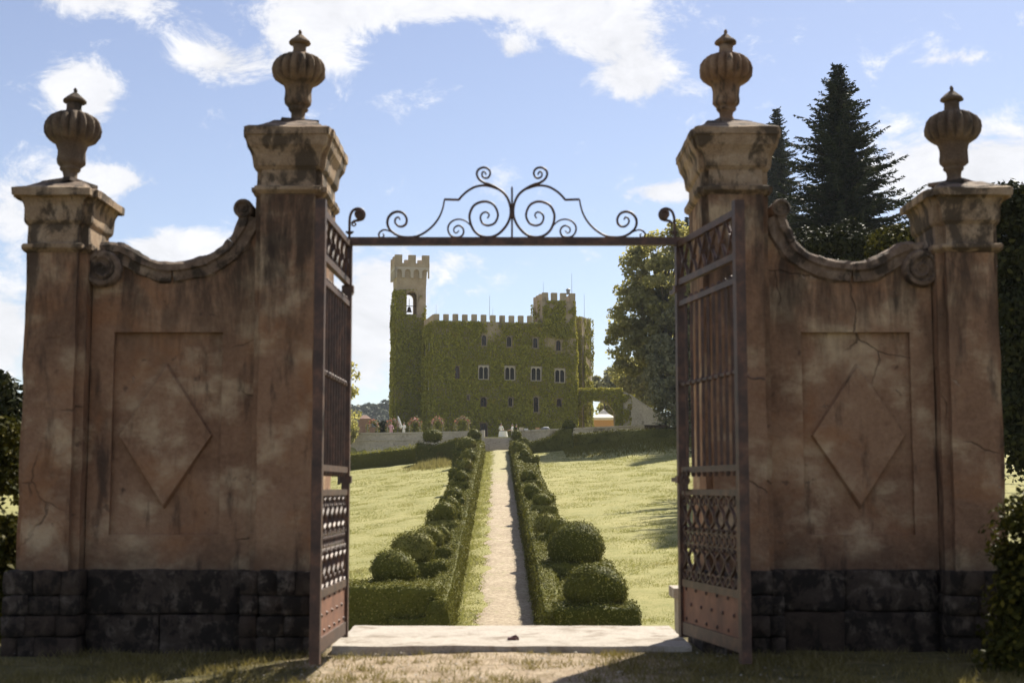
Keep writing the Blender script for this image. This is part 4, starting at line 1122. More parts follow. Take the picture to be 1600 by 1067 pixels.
WIN = []          # rectangles in front coordinates that the ivy leaves free
def window(px, py, w, h, two=False, dark=False, arched=True):
    s0, z0 = front(px - w / 2, py + h / 2); s1, z1 = front(px + w / 2, py - h / 2)
    W_, H_ = s1 - s0, z1 - z0; c = (s0 + s1) / 2
    WIN.append((s0 - .1, s1 + .14, z0 - .1, z1 + .12))
    t = .11 if two else .06
    def outline(hw, z0, zs, n=10):
        return [(c - hw, z0)] + [(c - hw * math.cos(math.pi * k / n), zs + hw * math.sin(math.pi * k / n)) for k in range(n + 1)] + [(c + hw, z0)] if arched else [(c - hw, z0), (c - hw, z1), (c + hw, z1), (c + hw, z0)]
    win = MB()
    if two: inn = [(c - W_ / 2 + t, z0 + .08), (c - W_ / 2 + t, z1 - .12), (c + W_ / 2 - t, z1 - .12), (c + W_ / 2 - t, z0 + .08)]; out = [(c - W_ / 2, z0 - .02), (c - W_ / 2, z1), (c + W_ / 2, z1), (c + W_ / 2, z0 - .02)]
    else:
        inn = outline(W_ / 2 - t, z0 + .06, z1 - W_ / 2); out = outline(W_ / 2, z0, z1 - W_ / 2)
    k = len(inn); v = []; f = []
    for ring, y in ((out, -.02), (out, -.24), (inn, -.24), (inn, -.04)): v += [(a, y, b) for a, b in ring]
    for r in range(3):
        for i in range(k):
            j = (i + 1) % k; f.append((r * k + i, r * k + j, (r + 1) * k + j, (r + 1) * k + i))
    wo = part('window', win.add(v, f), M['wood'] if dark else M['pale_frame'] if two else M['castle_stone'], castle)
    part('pane', MB().add([(a, -.065, b) for a, b in inn], [tuple(range(k))]), M['glass'], wo)
    if two:
        part('mullion', MB().tube([(c, -.2, z0 + .08), (c, -.2, z0 + .2), (c, -.2, z1 - .5), (c, -.2, z1 - .38)], [.11, .065, .065, .12], 8), M['pale_frame'], wo)
        for sg in (-1, 1):
            cc = c + sg * (W_ / 2 - t) / 2; rr = (W_ / 2 - t) / 2 - .03
            xs, zb_, zt_ = arch_cols(cc - rr - .03, cc + rr + .03, cc, rr, z1 - .45, z1 - .5, z1 - .115, 12)
            part('arched_head', MB().columns(xs, zb_, zt_, -.22, -.09), M['pale_frame'], wo)
    else:
        part('glazing_bar', MB().box(c - .02, c + .02, -.11, -.07, z0 + .1, z1 - .16), M['wood'], wo)
for px, py in ((756, 532), (795, 534), (836, 536), (872, 540)): window(px, py, 8.4, 17)
for px, py in ((755, 582), (796, 583), (837, 584), (874, 587)): window(px, py, 16.5, 22, two=True)
window(755, 628, 9, 15, dark=True); window(797, 628, 7.5, 15); window(837, 632, 8.5, 25); window(873, 629, 7, 12, dark=True); window(731, 621, 4, 8)
window(714, 582, 6, 19, dark=True)
window(755, 672, 11, 22, dark=True)
# narrow windows on the left flank (x<0 side of the block)
SIDEW = []
for dep, zc, h in ((2.5, ztop * .80, 1.5), (6.0, ztop * .80, 1.5), (3.0, ztop * .52, 2.0), (7.5, ztop * .52, 2.0), (4.0, ztop * .25, 1.6)):
    SIDEW.append((dep - .7, dep + .7, zc - h / 2 - .1, zc + h / 2 + .1))
    wo = part('window', MB().box(-.16, .02, dep - .55, dep - .40, zc - h / 2, zc + h / 2).box(-.16, .02, dep + .40, dep + .55, zc - h / 2, zc + h / 2).box(-.16, .02, dep - .55, dep + .55, zc + h / 2 + .001, zc + h / 2 + .15), M['pale_frame'], castle)
    part('pane', MB().box(-.07, -.055, dep - .40, dep + .40, zc - h / 2, zc + h / 2), M['glass'], wo)

# ivy over the walls: leaf clusters standing off the stone
def ivy_rect(o, ux, uz, nrm, w, h, dens, size, mask=None):
    n = int(w * h * dens); a = RNG.random(n) * w; b = RNG.random(n) * h
    if mask is not None:
        k = mask(a, b); a, b = a[k], b[k]
    p = np.asarray(o, float) + a[:, None] * np.asarray(ux, float) + b[:, None] * np.asarray(uz, float)
    nn = np.asarray(nrm, float)
    th = .08 + .40 * fbm(p, .55, 3) + .18 * vnoise(p, 1.8, 8)
    p = p + nn * (th * RNG.uniform(.55, 1.1, len(p)))[:, None]
    n3 = np.tile(nn + np.array([0, 0, .45]), (len(p), 1))
    return leaf_quads(p, n3, size * (.6 + .9 * vnoise(p, .9, 31)), .8, .52)
def fmask(a, b):
    keep = np.ones(len(a), bool)
    for (s0, s1, z0, z1) in WIN: keep &= ~((a > s0) & (a < s1) & (b - 2 > z0) & (b - 2 < z1))
    p = np.stack([a, b * 0, b], 1); n = fbm(p, .45, 21)
    zz = b - 2
    bare = np.exp(-((a - (front(772, 515)[0])) / 1.6) ** 2 - ((zz - front(772, 515)[1]) / 1.6) ** 2) * .75
    bare += np.exp(-((a - LEN + .4) / 1.6) ** 2 - ((zz - ztop + 1.0) / 3.2) ** 2) * .9 + np.exp(-((a - LEN + 3.2) / 1.6) ** 2 - ((zz - front(860, 530)[1]) / 1.8) ** 2) * .55
    bare += np.clip((zz - ztop + .7) * .9, 0, 1) * .6
    keep &= RNG.random(len(a)) > np.clip((bare + (n - .45) * 1.6 - .15) * 1.4, 0, .97) * (bare > .08)
    return keep
Q = []
DI, SI = 120, .235
Q.append(ivy_rect((-.25, 0, -2), (1, 0, 0), (0, 0, 1), (0, -1, 0), LEN + .4, ztop + 2.0, DI, SI, lambda a, b: fmask(a - .25, b)))
def smask(a, b):
    keep = np.ones(len(a), bool)
    for (s0, s1, z0, z1) in SIDEW: keep &= ~((a > s0) & (a < s1) & (b - 2 > z0) & (b - 2 < z1))
    return keep
Q.append(ivy_rect((0, -.2, -2), (0, 1, 0), (0, 0, 1), (-1, 0, 0), DEP + .2, ztop + 1.9, DI, SI, lambda a, b: smask(a - .2, b)))
tw_h = fz(455)
def tmask(a, b):
    zz = b - 2; n = fbm(np.stack([a, b * 0, b], 1), .6, 4)
    k = ~((np.abs(a + ts0 - oc) < orr + .12) & (zz > zo0 - .1) & (zz < zs_ + orr + .1))
    return k & ((zz < zo0 - .5) | (n + .06 > .18 + .42 * np.clip((zz - zo0) / 4, 0, 1) + .30 * (a > TW * .66)))
Q.append(ivy_rect((ts0 - .3, TDp - .12, -2), (1, 0, 0), (0, 0, 1), (0, -1, 0), TW + .3, zo1 + 2, DI, SI, lambda a, b: tmask(a - .3, b)))
Q.append(ivy_rect((ts0 - .14, TDp - .2, -2), (0, 1, 0), (.006, 0, 1), (-1, 0, 0), TW + .2, zo1 + 2, DI, SI, lambda a, b: (b - 2 < zo0) | (RNG.random(len(a)) < .5)))
Q.append(ivy_rect((turret_s0, -.06, ztop - 2), (1, 0, 0), (0, 0, 1), (0, -1, 0), LEN - turret_s0, tz0 - ztop + 2.0, DI, SI,
                  lambda a, b: (fbm(np.stack([a, a * 0, b], 1), .8, 6) + .16 - .26 * (a > 3.2) - .22 * np.clip((b - 3.4), 0, 1) > .33)))
Q.append(ivy_rect((turret_s0, .0, ztop), (0, 1, 0), (0, 0, 1), (-1, 0, 0), TD, tz0 - ztop, DI * .5, SI, lambda a, b: fbm(np.stack([a, a * 0, b], 1), .8, 6) > .5))
Q.append(ivy_rect((LEN, 0, -2), (0, 1, 0), (0, 0, 1), (1, 0, 0), DEP, ztop + 1, DI * .6, SI))
p0 = wing_pts(-3, 0); p1 = wing_pts(.7, 0); p2 = wing_pts(.7, 4)
dx = np.array([p1[0] - p0[0], p1[1] - p0[1], 0]) / 3.7; dy = np.array([p2[0] - p1[0], p2[1] - p1[1], 0]) / 4
Q.append(ivy_rect((*p0, -2), dx, (0, 0, 1), -dy, 3.7, ztw + 2, DI, SI, lambda a, b: (b < ztw + 1) | (RNG.random(len(a)) < .6)))
Q.append(ivy_rect((*p1, -2), dy, (0, 0, 1), dx, 4, ztw + 2, DI, SI, lambda a, b: fbm(np.stack([a, a * 0, b], 1), .9, 6) > .22 + .14 * np.clip((b - 8) / 6, 0, 1)))
tag(link('ivy', fast_mesh('ivy', np.concatenate(Q), 4), M['ivy'], castle), kind='stuff')

# archway wall beside the castle and its sloping buttress wall
YA = 195.0
zA = zpx(608, YA)
aw = thing('archway_wall', 'ivy covered wall with a wide arched passage joined to the castle at right', 'archway', (P(935, 660, YA)[0], YA, LVL))
xl, xr = P(897, 620, YA)[0], P(973, 620, YA)[0]
ac, ar = P(932, 640, YA)[0], 29.0 * YA / F
xs, zb_, zt_ = arch_cols(xl, xr, ac, ar, LVL - .5, zpx(654, YA), zA, 40)
part('wall', MB().columns(xs, zb_, zt_, YA, YA + 1.6), M['castle_stone'], aw)
def amask(a, b):
    X = a + xl; Zz = b + LVL
    inside = (np.abs(X - ac) < ar) & (Zz < zpx(654, YA) + np.sqrt(np.clip(ar ** 2 - (X - ac) ** 2, 0, None)))
    return ~inside
q = [ivy_rect((xl, YA, LVL), (1, 0, 0), (0, 0, 1), (0, -1, 0), xr - xl, zA - LVL, DI, SI, amask),
     ivy_rect((xl, YA - .1, zA - .25), (1, 0, 0), (0, 1, 0), (0, 0, 1), xr - xl, 1.8, DI, SI)]
tag(link('ivy', fast_mesh('ivy', np.concatenate(q), 4, off=LOC[aw]), M['ivy'], aw), kind='stuff')
sw = thing('buttress_wall', 'bare pale stone wall sloping down to the right from the archway', 'wall', (P(1005, 660, YA)[0], YA, LVL))
top = [(973.2, 611), (985, 617), (1000, 629), (1020, 643), (1042, 657)]
n = 20; xp = np.linspace(973.2, 1042, n); tp = np.interp(xp, [a for a, _ in top], [b for _, b in top])
pts = [P(a, b, YA - .05) for a, b in zip(xp, tp)]
xs = [p[0] for p in pts]
part('wall', rough(MB().columns(xs, [LVL - .6] * n, [p[2] - .25 for p in pts], [YA - .05 - .25 * i for i in range(n)], YA + 1.2), .8, .06, 1.2), M['rubble'], sw)
part('coping', rough(MB().columns(xs, [p[2] - .245 for p in pts], [p[2] for p in pts], [YA - .15 - .25 * i for i in range(n)], YA + 1.3), .6, .04, 1.5), M['limestone'], sw)
Q = ivy_rect((xs[0], YA - .6, LVL), (1, 0, 0), (0, 0, 1), (0, -1, 0), xs[5] - xs[0], pts[3][2] - LVL, DI, SI, lambda a, b: fbm(np.stack([a, a * 0, b], 1), .7, 6) > .25 + a * .14)
tag(link('ivy', fast_mesh('ivy', Q, 4, off=LOC[sw]), M['ivy'], sw), kind='stuff')

# ------------------------------------------------------------------ trees
def clump_tree(name, label, base, lobes, nclump, per, leaf, mat, trunk_r, group=None, crad=(.8, 1.5), tilt=.8, cat='tree', drop=.0, limbs=14):
    root = thing(name, label, cat, base, group)
    vol = np.array([l[3] * l[4] * l[5] for l in lobes]) ** .7; C = []
    for i in range(nclump):
        l = lobes[RNG.choice(len(lobes), p=vol / vol.sum())]
        d = RNG.normal(0, 1, 3); d /= np.linalg.norm(d); r = RNG.uniform(.45, .92) ** .6
        C.append([l[0] + d[0] * l[3] * r, l[1] + d[1] * l[4] * r, l[2] + d[2] * l[5] * r])
    C = np.array(C); cr = RNG.uniform(*crad, nclump)
    ctr = np.mean([[l[0], l[1], l[2]] for l in lobes], axis=0)
    idx = np.repeat(np.arange(nclump), per); k = len(idx)
    d = unit(RNG.normal(0, 1, (k, 3))); rr = RNG.random(k) ** .45
    off = d * (rr * cr[idx])[:, None] * np.array([1, 1, .65])
    p = C[idx] + off
    n = unit(d * .7 + unit(C[idx] - ctr) * .4 + np.array([0, 0, .55]))
    part_ = link('crown', fast_mesh('crown', leaf_quads(p, n, leaf, .65, tilt), 4, off=base), mat, root)
    mb = MB(); top = ctr + np.array([0, 0, .2 * max(l[5] for l in lobes)])
    b = np.array(base); mid = (b + top) / 2 + RNG.normal(0, .2, 3) * trunk_r
    mb.tube([tuple(b - [0, 0, .4]), tuple(b + [0, 0, .3]), tuple(mid), tuple(top)], [trunk_r * 1.35, trunk_r, trunk_r * .75, trunk_r * .25], 9)
    for i in RNG.choice(nclump, min(limbs, nclump), replace=False):
        t = RNG.uniform(.35, .9); s0 = mid + (top - mid) * t if t > .5 else b + (mid - b) * (t * 2 * .95 + .05); e = C[i]
        m_ = (s0 + e) / 2 + np.array([0, 0, .12 * np.linalg.norm(e - s0)])
        mb.tube([tuple(s0), tuple(m_), tuple(e)], [trunk_r * .38, trunk_r * .22, trunk_r * .07], 6)
    part('trunk', mb, M['bark'], root, smooth=True)
    return root
def lobe(px, py, Y, rx, rz, ry=None):
    c = P(px, py, Y); return (c[0], c[1], c[2], rx * Y / F, (ry or rx) * Y / F, rz * Y / F)

YT = 150
b = P(1060, 655, YT)
clump_tree('plane_tree', 'tall pale leaved plane tree arching left beside the castle archway', (b[0], YT, LVL), [lobe(1050, 440, YT, 78, 95), lobe(1000, 500, YT, 48, 70), lobe(985, 545, YT, 38, 45), lobe(1100, 492, YT, 90, 92), lobe(1010, 430, YT, 36, 55)],
           370, 130, .40, M['plane'], .55, crad=(.6, 1.4), limbs=40)
b = P(1035, 660, 146)
clump_tree('holm_oak', 'grey green holm oak in front of the plane tree at the right of the lawn', (P(1065, 655, 147)[0], 147.6, LVL - .6), [lobe(1055, 560, 147, 44, 88), lobe(1040, 585, 147, 32, 50), lobe(1075, 600, 147, 60, 90), lobe(1115, 570, 147, 60, 110)],
           270, 140, .34, M['oak'], .45, crad=(.6, 1.2), limbs=8)
clump_tree('round_tree', 'olive toned tree behind the top of the sloping buttress wall', (P(1000, 650, 215)[0], 215, LVL), [lobe(1000, 610, 215, 40, 40), lobe(1040, 585, 215, 60, 60)], 120, 140, .55, M['plane'], .4, crad=(1, 2))
for i, (px, py, rx, ry, Y, lab) in enumerate(((945, 605, 26, 22, 260, 'distant grey green tree behind the archway wall beside the castle'), (962, 600, 16, 26, 262, 'slim distant tree behind the archway wall, beside the big plane tree'), (958, 640, 24, 14, 270, 'bushy green tree seen through the archway over the tent'), (978, 596, 14, 22, 262, 'small distant tree half hidden behind the plane tree foliage'))):
    clump_tree('distant_tree', lab, (P(px, 660, Y)[0], Y, g(P(px, 660, Y)[0], Y)), [lobe(px, py, Y, rx, ry)], 50, 110, .6, M['oak'] if i != 2 else M['plane'], .3, 'trees beyond the castle', crad=(.8, 1.5), limbs=5)
# sparse tree at the left inside the gate
clump_tree('loose_tree', 'loose pale leaved young tree beside the left gate leaf', (P(530, 720, 120)[0], 120, g(P(530, 720, 120)[0], 120)), [lobe(532, 600, 120, 26, 55), lobe(535, 650, 120, 22, 30), lobe(515, 560, 120, 22, 40)], 60, 60, .26, M['plane'], .12, crad=(.4, .9), limbs=26)
clump_tree('shrub', 'pale yellow leaved shrub at the left end of the terrace wall', (P(547, 676, 151)[0], 151.6, g(P(547, 676, 151)[0], 151.6)), [lobe(545, 672, 151.4, 13, 20)], 26, 90, .22, M['plane'], .08, cat='shrub', crad=(.3, .6), limbs=6)

def fir(label, base, H, R, seed, lower=.04):
    rng = np.random.default_rng(seed); root = thing('fir_tree', label, 'tree', base, 'dark firs behind the right wall')
    cards = []; bx = np.array(base, float)
    br = MB()
    h = H * lower; lev = 0
    while h < H * .985:
        t = h / H; Rl = R * (1 - t) ** .95 * (1.0 if t > .12 else .8) + .12
        nb = int(10 + 5 * (1 - t))
        a0 = rng.uniform(0, 6.28)
        for k in range(nb):
            L_ = Rl * rng.uniform(.45, 1.15) if rng.random() > .14 else Rl * rng.uniform(1.1, 1.45)
            az = a0 + 6.283 * k / nb + rng.normal(0, .25); el = rad(28 * t ** .8 - 14 + rng.normal(0, 7))
            dirv = np.array([math.cos(az) * math.cos(el), math.sin(az) * math.cos(el), math.sin(el)])
            side = np.array([-math.sin(az), math.cos(az), 0])
            m = max(3, int(L_ / .13)); s = (np.arange(m) + .5) / m
            droop = -.22 * L_ * s ** 1.5 * (1 - t * .7) + .18 * L_ * s ** 3
            pts = bx + np.array([0, 0, h]) + dirv * (s * L_)[:, None] + np.array([0, 0, 1.]) * droop[:, None]
            if L_ > .8: br.tube([tuple(bx + [0, 0, h]), tuple(pts[m // 2]), tuple(pts[-1])], [.035 * L_ / 3 + .012, .015, .005], 4)
            for sg in (-1, 1, 0, 2):
                ln = (.18 + .30 * L_ ** .6 * (1 - s) ** .7) * rng.uniform(.7, 1.3, m)
                if sg in (-1, 1): dd = dirv * .75 + side * sg * .8 + np.array([0, 0, -.15]) + rng.normal(0, .18, (m, 3))
                elif sg == 0: dd = dirv * .9 + np.array([0, 0, .35]) + rng.normal(0, .25, (m, 3)); ln *= .6
                else: dd = dirv * .5 + np.array([0, 0, -.7]) + rng.normal(0, .3, (m, 3)); ln *= .7
                dd = unit(np.broadcast_to(dd, (m, 3)).copy())
                if sg in (-1, 1): 
                    pass
                wv = unit(np.cross(dd, rng.normal(0, 1, (m, 3)))) * (.035 + .16 * ln[:, None] * .35)
                mid = pts + dd * (ln * .45)[:, None]; tip = pts + dd * ln[:, None]
                cards.append(np.stack([pts, mid + wv, tip, mid - wv], 1).reshape(-1, 3))
        h += (.20 + .24 * (1 - t)) * (H / 22) ** .5
        lev += 1
    br.tube([tuple(bx - [0, 0, .4]), tuple(bx + [0, 0, H * .5]), tuple(bx + [0, 0, H * .98])], [H * .018, H * .009, .012], 8)
    link('needles', fast_mesh('needles', np.concatenate(cards), 4, off=base), M['fir'], root)
    part('trunk', br, M['bark'], root)
YF = 88
tx, ty, tz = P(1308, 92, YF); zb = g(tx, YF)
fir('tall dark fir tree rising behind the right gate wall', (tx, YF, zb), tz - zb, 10.6, 5, .12)
YF2 = 150
tx, ty, tz = P(1213, 163, YF2); zb = g(tx, YF2)
fir('narrower fir tree behind the taller right gate pillar', (tx, YF2, zb), tz - zb, 10.0, 9, .12)
YF3 = 185
tx, ty, tz = P(1073, 334, YF3); zb = g(tx, YF3)
fir('far slender fir whose tip shows beside the right end of the crossbar', (tx, YF3, zb), tz - zb, 4.0, 19)
# darker broadleaf mass under the firs and at the right edge
clump_tree('evergreen_tree', 'dark low evergreen filling the gap under the tall fir', (P(1330, 500, 50)[0], 50, g(11, 50)), [lobe(1330, 400, 50, 95, 46), lobe(1250, 420, 50, 50, 60), lobe(1400, 420, 50, 60, 60)], 190, 140, .16, M['dark_oak'], .25, 'evergreens behind the right wall', crad=(.35, .7))
clump_tree('evergreen_tree', 'yellow tinged evergreen between the tall fir and the far right pillar', (P(1420, 500, 46)[0], 46, g(12, 46)), [lobe(1430, 410, 46, 34, 40), lobe(1395, 390, 46, 34, 34)], 70, 130, .15, M['yellow_shrub'], .15, 'evergreens behind the right wall', crad=(.3, .6))
clump_tree('evergreen_tree', 'large dark evergreen at the right edge behind the far right pillar', (P(1640, 600, 30)[0], 30, g(11, 30)), [lobe(1620, 380, 30, 85, 100), lobe(1650, 520, 30, 110, 130), lobe(1560, 330, 30, 42, 48), lobe(1640, 640, 30, 90, 110)], 420, 150, .13, M['dark_oak'], .3, 'evergreens behind the right wall', crad=(.3, .6), limbs=20)
def bush(label, lobes, mat, n, per, leaf, base, crad=(.12, .25), nm='bush'):
    return clump_tree(nm, label, base, lobes, n, per, leaf, mat, .04, 'bushes beside the gate', crad=crad, cat='bush', limbs=6)
bush('dark bush with yellow tips in the lower right corner beside the far pillar', [lobe(1612, 850, 10.2, 44, 75), lobe(1625, 960, 10.2, 62, 110), lobe(1606, 1040, 9.9, 40, 60)], M['yellow_shrub'], 150, 110, .05, (P(1600, 1030, 10.2)[0], 10.2, 0))
bush('shaggy dark green bush at the left edge beside the far left pillar', [lobe(-5, 780, 11.8, 34, 130), lobe(-12, 920, 11.8, 44, 110)], M['yellow_shrub'], 110, 110, .055, (P(-5, 1000, 11.8)[0], 11.8, 0))
clump_tree('evergreen_tree', 'rounded tree low behind the far left pillar at the left edge', (P(-20, 680, 26)[0], 26, g(-9.6, 26)), [lobe(-18, 650, 26, 52, 72), lobe(-60, 700, 26, 60, 100)], 120, 120, .14, M['dark_oak'], .16, crad=(.25, .5))

# ------------------------------------------------------------------ far wooded hills
def hills():
    xs = np.linspace(-900, 900, 121); ys = np.linspace(480, 1500, 69)
    X, Y = np.meshgrid(xs, ys)
    base = g(0, 520) - 4
    crest_l = P(560, 618, 900)[2] - 12
    H = base + sstep(Y, 520, 900) * (crest_l - base) * np.where(X < 20, 1.0, .55) * (1 - .5 * sstep(Y, 950, 1500)) 
    p = np.stack([X.ravel(), Y.ravel(), X.ravel() * 0], 1)
    H = H.ravel() + (fbm(p, .008, 3) - .45) * 30
    p[:, 2] = H
    nx = len(xs); i = np.arange(nx - 1)[None, :] + np.arange(len(ys) - 1)[:, None] * nx
    q = np.stack([i, i + 1, i + 1 + nx, i + nx], -1).reshape(-1, 4)
    mb = MB().add(p, q.tolist())
    tag(part('hills', mb, M['hill_leaf'], smooth=True), kind='structure')
    # rounded tree crowns all over the slopes that can be seen
    n = 2600
    a = np.concatenate([RNG.uniform(-340, 20, n), RNG.uniform(20, 190, n // 4)]); m_ = len(a)
    px = 800 + a; yy = 560 + 420 * RNG.random(m_)
    xx = a / F * yy
    ci = np.clip(np.searchsorted(xs, xx), 1, nx - 1); ri = np.clip(np.searchsorted(ys, yy), 1, len(ys) - 1)
    zz = H.reshape(X.shape)[ri, ci]
    cr = RNG.uniform(3.0, 5.5, m_); per = 42
    idx = np.repeat(np.arange(m_), per); d = unit(RNG.normal(0, 1, (len(idx), 3)) + [0, -.3, .5])
    c = np.stack([xx, yy, zz + 3], 1)
    pp = c[idx] + d * cr[idx][:, None] * [1, 1, 1.05]
    tag(link('hill_forest', fast_mesh('hill_forest', leaf_quads(pp, d, 2.6, .8, .35), 4), M['hill_leaf']), kind='stuff')
hills()

# ------------------------------------------------------------------ things on the terrace
ARL = ['small rose arch at the left end of the terrace wall beside the shrub', 'rose arch before the pink brick hut on the terrace', 'rose arch with a pink dressed guest under it', 'rose arch standing before the foot of the bell tower', 'rose arch before the left corner of the castle', 'largest rose arch, nearest the steps on the terrace']
def rose_arch(px, pyt, w, label):
    Y = 157.0; c = P(px, 674, Y); top = P(px, pyt, Y)[2]; hw = w / 2 * Y / F; zb = LVL
    root = thing('rose_arch', label, 'rose arch', (c[0], Y, zb), 'rose arches along the terrace')
    zs = top - hw; pts = []
    for a in np.linspace(math.pi, 0, 13): pts.append((c[0] + hw * .86 * math.cos(a), Y, zs + hw * .86 * math.sin(a)))
    pts = [(c[0] - hw * .86, Y, zb)] + pts + [(c[0] + hw * .86, Y, zb)]
    hp = MB(); hp.tube(pts, .025, 5); hp.tube([(p[0], p[1] + .5, p[2]) for p in pts], .025, 5)
    part('frame', hp, M['grey'], root)
    n = 520; t = RNG.random(n); P_ = np.array(pts); 
    ln = np.concatenate([[0], np.cumsum(np.linalg.norm(np.diff(P_, axis=0), axis=1))]); L_ = ln[-1]
    q = np.stack([np.interp(t * L_, ln, P_[:, k]) for k in range(3)], 1)
    q += RNG.normal(0, .13, q.shape) + np.array([0, .25, 0]) + RNG.uniform(-.25, .25, (n, 1)) * np.array([0, 1, 0])
    link('foliage', fast_mesh('foliage', leaf_quads(q, np.tile([0, -.3, .6], (n, 1)), .17, .7, .8), 4, off=LOC[root]), M['rose_leaf'], root)
    n = 60; t = RNG.uniform(.28, .72, n)
    q = np.stack([np.interp(t * L_, ln, P_[:, k]) for k in range(3)], 1) + RNG.normal(0, .10, (n, 3)) + np.array([0, .1, .06])
    tag(link('roses', fast_mesh('roses', leaf_quads(q, np.tile([0, -.8, .6], (n, 1)), .15, .9, .4), 4, off=LOC[root]), M['rose'], root), kind='stuff')
for (px, pyt, w), lab in zip(((551, 658, 16), (582, 656.5, 18), (613.5, 655, 18.5), (648, 654, 19), (683.5, 653, 19.5), (722, 651, 23)), ARL): rose_arch(px, pyt, w, lab)

def person(label, x, y, z, h, top_m, leg_m, facing=0, seated=False, arm=.3, group='guests and staff by the castle'):
    """one continuous skinned body, coloured by clothing zone, hair as a child"""
    k = h / 1.72
    J = {'pel': (0, 0, .93), 'sp': (0, 0, 1.12), 'ch': (0, 0, 1.32), 'nk': (0, 0, 1.47), 'hd0': (0, -.02, 1.56), 'hd': (0, -.02, 1.63), 'hd2': (0, -.01, 1.69)}
    R = {'pel': .15, 'sp': .13, 'ch': .155, 'nk': .06, 'hd0': .085, 'hd': .095, 'hd2': .07}
    E = [('pel', 'sp'), ('sp', 'ch'), ('ch', 'nk'), ('nk', 'hd0'), ('hd0', 'hd'), ('hd', 'hd2')]
    for s, n in ((-1, 'l'), (1, 'r')):
        if seated: leg = [('hip', (s * .1, -.02, .5), .1), ('kn', (s * .12, -.42, .5), .075), ('an', (s * .12, -.42, .09), .05), ('to', (s * .13, -.58, .03), .045)]
        else: leg = [('hip', (s * .1, 0, .86), .1), ('kn', (s * .11, -.02 - .04 * s, .48), .07), ('an', (s * .12, .03 * s, .09), .048), ('to', (s * .14, -.13 + .03 * s, .03), .045)]
        prev = 'pel'
        for a, p, r in leg: J[a + n] = p; R[a + n] = r; E.append((prev, a + n)); prev = a + n
        armj = [('sh', (s * .19, 0, 1.40), .06), ('el', (s * .25, -.03, 1.13), .047), ('wr', (s * .22, -.05 - arm * .7, 1.13 - .22 + arm * .2), .034), ('hn', (s * .21, -.07 - arm * .9, .84 + arm * .3), .036)]
        prev = 'ch'
        for a, p, r in armj: J[a + n] = p; R[a + n] = r; E.append((prev, a + n)); prev = a + n
    if seated:
        for q in list(J):
            if q[:3] not in ('hip', 'knl', 'knr', 'anl', 'anr', 'tol', 'tor') and not q.startswith(('hip', 'kn', 'an', 'to')): J[q] = (J[q][0], J[q][1], J[q][2] - .43)
    names = list(J); me = bpy.data.meshes.new('person')
    me.from_pydata([J[n] for n in names], [(names.index(a), names.index(b)) for a, b in E], [])
    o = bpy.data.objects.new('person', me); COL.objects.link(o)
    sk = o.modifiers.new('skin', 'SKIN'); sk.use_smooth_shade = True
    for i, n in enumerate(names):
        sv = me.skin_vertices[0].data[i]; sv.radius = (R[n] * (1.15 if n in ('ch', 'pel', 'sp') else 1), R[n] * (.72 if n in ('ch', 'sp') else 1)); sv.use_root = (n == 'pel')
    o.modifiers.new('sub', 'SUBSURF').levels = 1
    bpy.context.view_layer.update()
    ev = o.evaluated_get(bpy.context.evaluated_depsgraph_get())
    m2 = bpy.data.meshes.new_from_object(ev); o.modifiers.clear(); o.data = m2; bpy.data.meshes.remove(me)
    m2.materials.clear()
    for m_ in (M['skin'], top_m, leg_m): m2.materials.append(m_)
    dz = -.43 if seated else 0
    for f in m2.polygons:
        c = f.center
        f.material_index = 0 if c.z > 1.45 + dz else 1 if (c.z > .93 + dz and not (abs(c.x) > .17 and c.y < -.12)) else 0 if (abs(c.x) > .17 and c.z > .75 + dz and not seated) else 2
        f.use_smooth = True
    o.location = (x, y, z); o.rotation_euler = (0, 0, facing); o.scale = (k, k, k)
    hb = ball_mb((0, .012, 1.665 + dz), .105, .10, 12, 8, .03, -.35)
    LOC[o] = (0, 0, 0)
    part('hair', hb, M['hair'], o, smooth=True)
    return tag(o, label, 'person', group)
def at(px, Y): return P(px, 670, Y)[0]
person('person in white shirt and dark trousers standing left of the steps head', at(783, 160), 160, LVL, 1.74, M['white'], M['black'], .4)
person('person in white shirt leaning forward right of the white table', at(800.5, 161), 161, LVL, 1.72, M['white'], M['black'], -1.2, arm=.5)
person('person in black and white at the right terrace wall', at(806.5, 164), 164, LVL, 1.78, M['black'], M['black'], 1.0)
person('guest in a pink dress sitting under a rose arch', at(611, 156), 156.0, LVL, 1.68, M['pink'], M['pink'], .5, seated=False)
person('guest in white beside the leaning white parasol', at(631, 156), 156.0, LVL, 1.66, M['white'], M['white'], -.5)
for o in S.objects:
    if o.get('label') == 'guest in a pink dress sitting under a rose arch': o['label'] = 'guest in a pink dress standing behind the terrace wall under a rose arch'
# white cloth table
tb = thing('cloth_table', 'small round table under a white cloth at the top of the steps', 'table', (at(786, 157), 157, LVL))
x = at(786, 157)
part('tablecloth', MB().lathe([(.55, .0), (.5, .25), (.46, .6), (.45, .74), (.44, .755)], c=(x, 157, LVL), seg=20, mod=lambda t, z: 1 + (.06 * math.cos(9 * t) if z < .5 else 0)), M['white'], tb)
part('tray', MB().box(x - .2, x + .25, 156.85, 157.1, LVL + .757, LVL + .80), M['grey'], tb)
# closed parasol leaning by the arches
pr = thing('closed_parasol', 'closed white parasol leaning between two rose arches before the tower', 'parasol', (at(628, 157.5), 157.5, LVL))
a, b = P(628, 676, 157.5), P(622, 651, 157.5)
part('pole', MB().tube([(a[0], 157.5, LVL), b], .03, 6), M['wood'], pr)
d = np.array(b) - np.array(a); part('canopy', MB().tube([tuple(np.array(a) + d * t) for t in (.25, .32, .6, .85, 1.0, 1.05)], [.05, .21, .17, .12, .06, .015], 10), M['white'], pr)
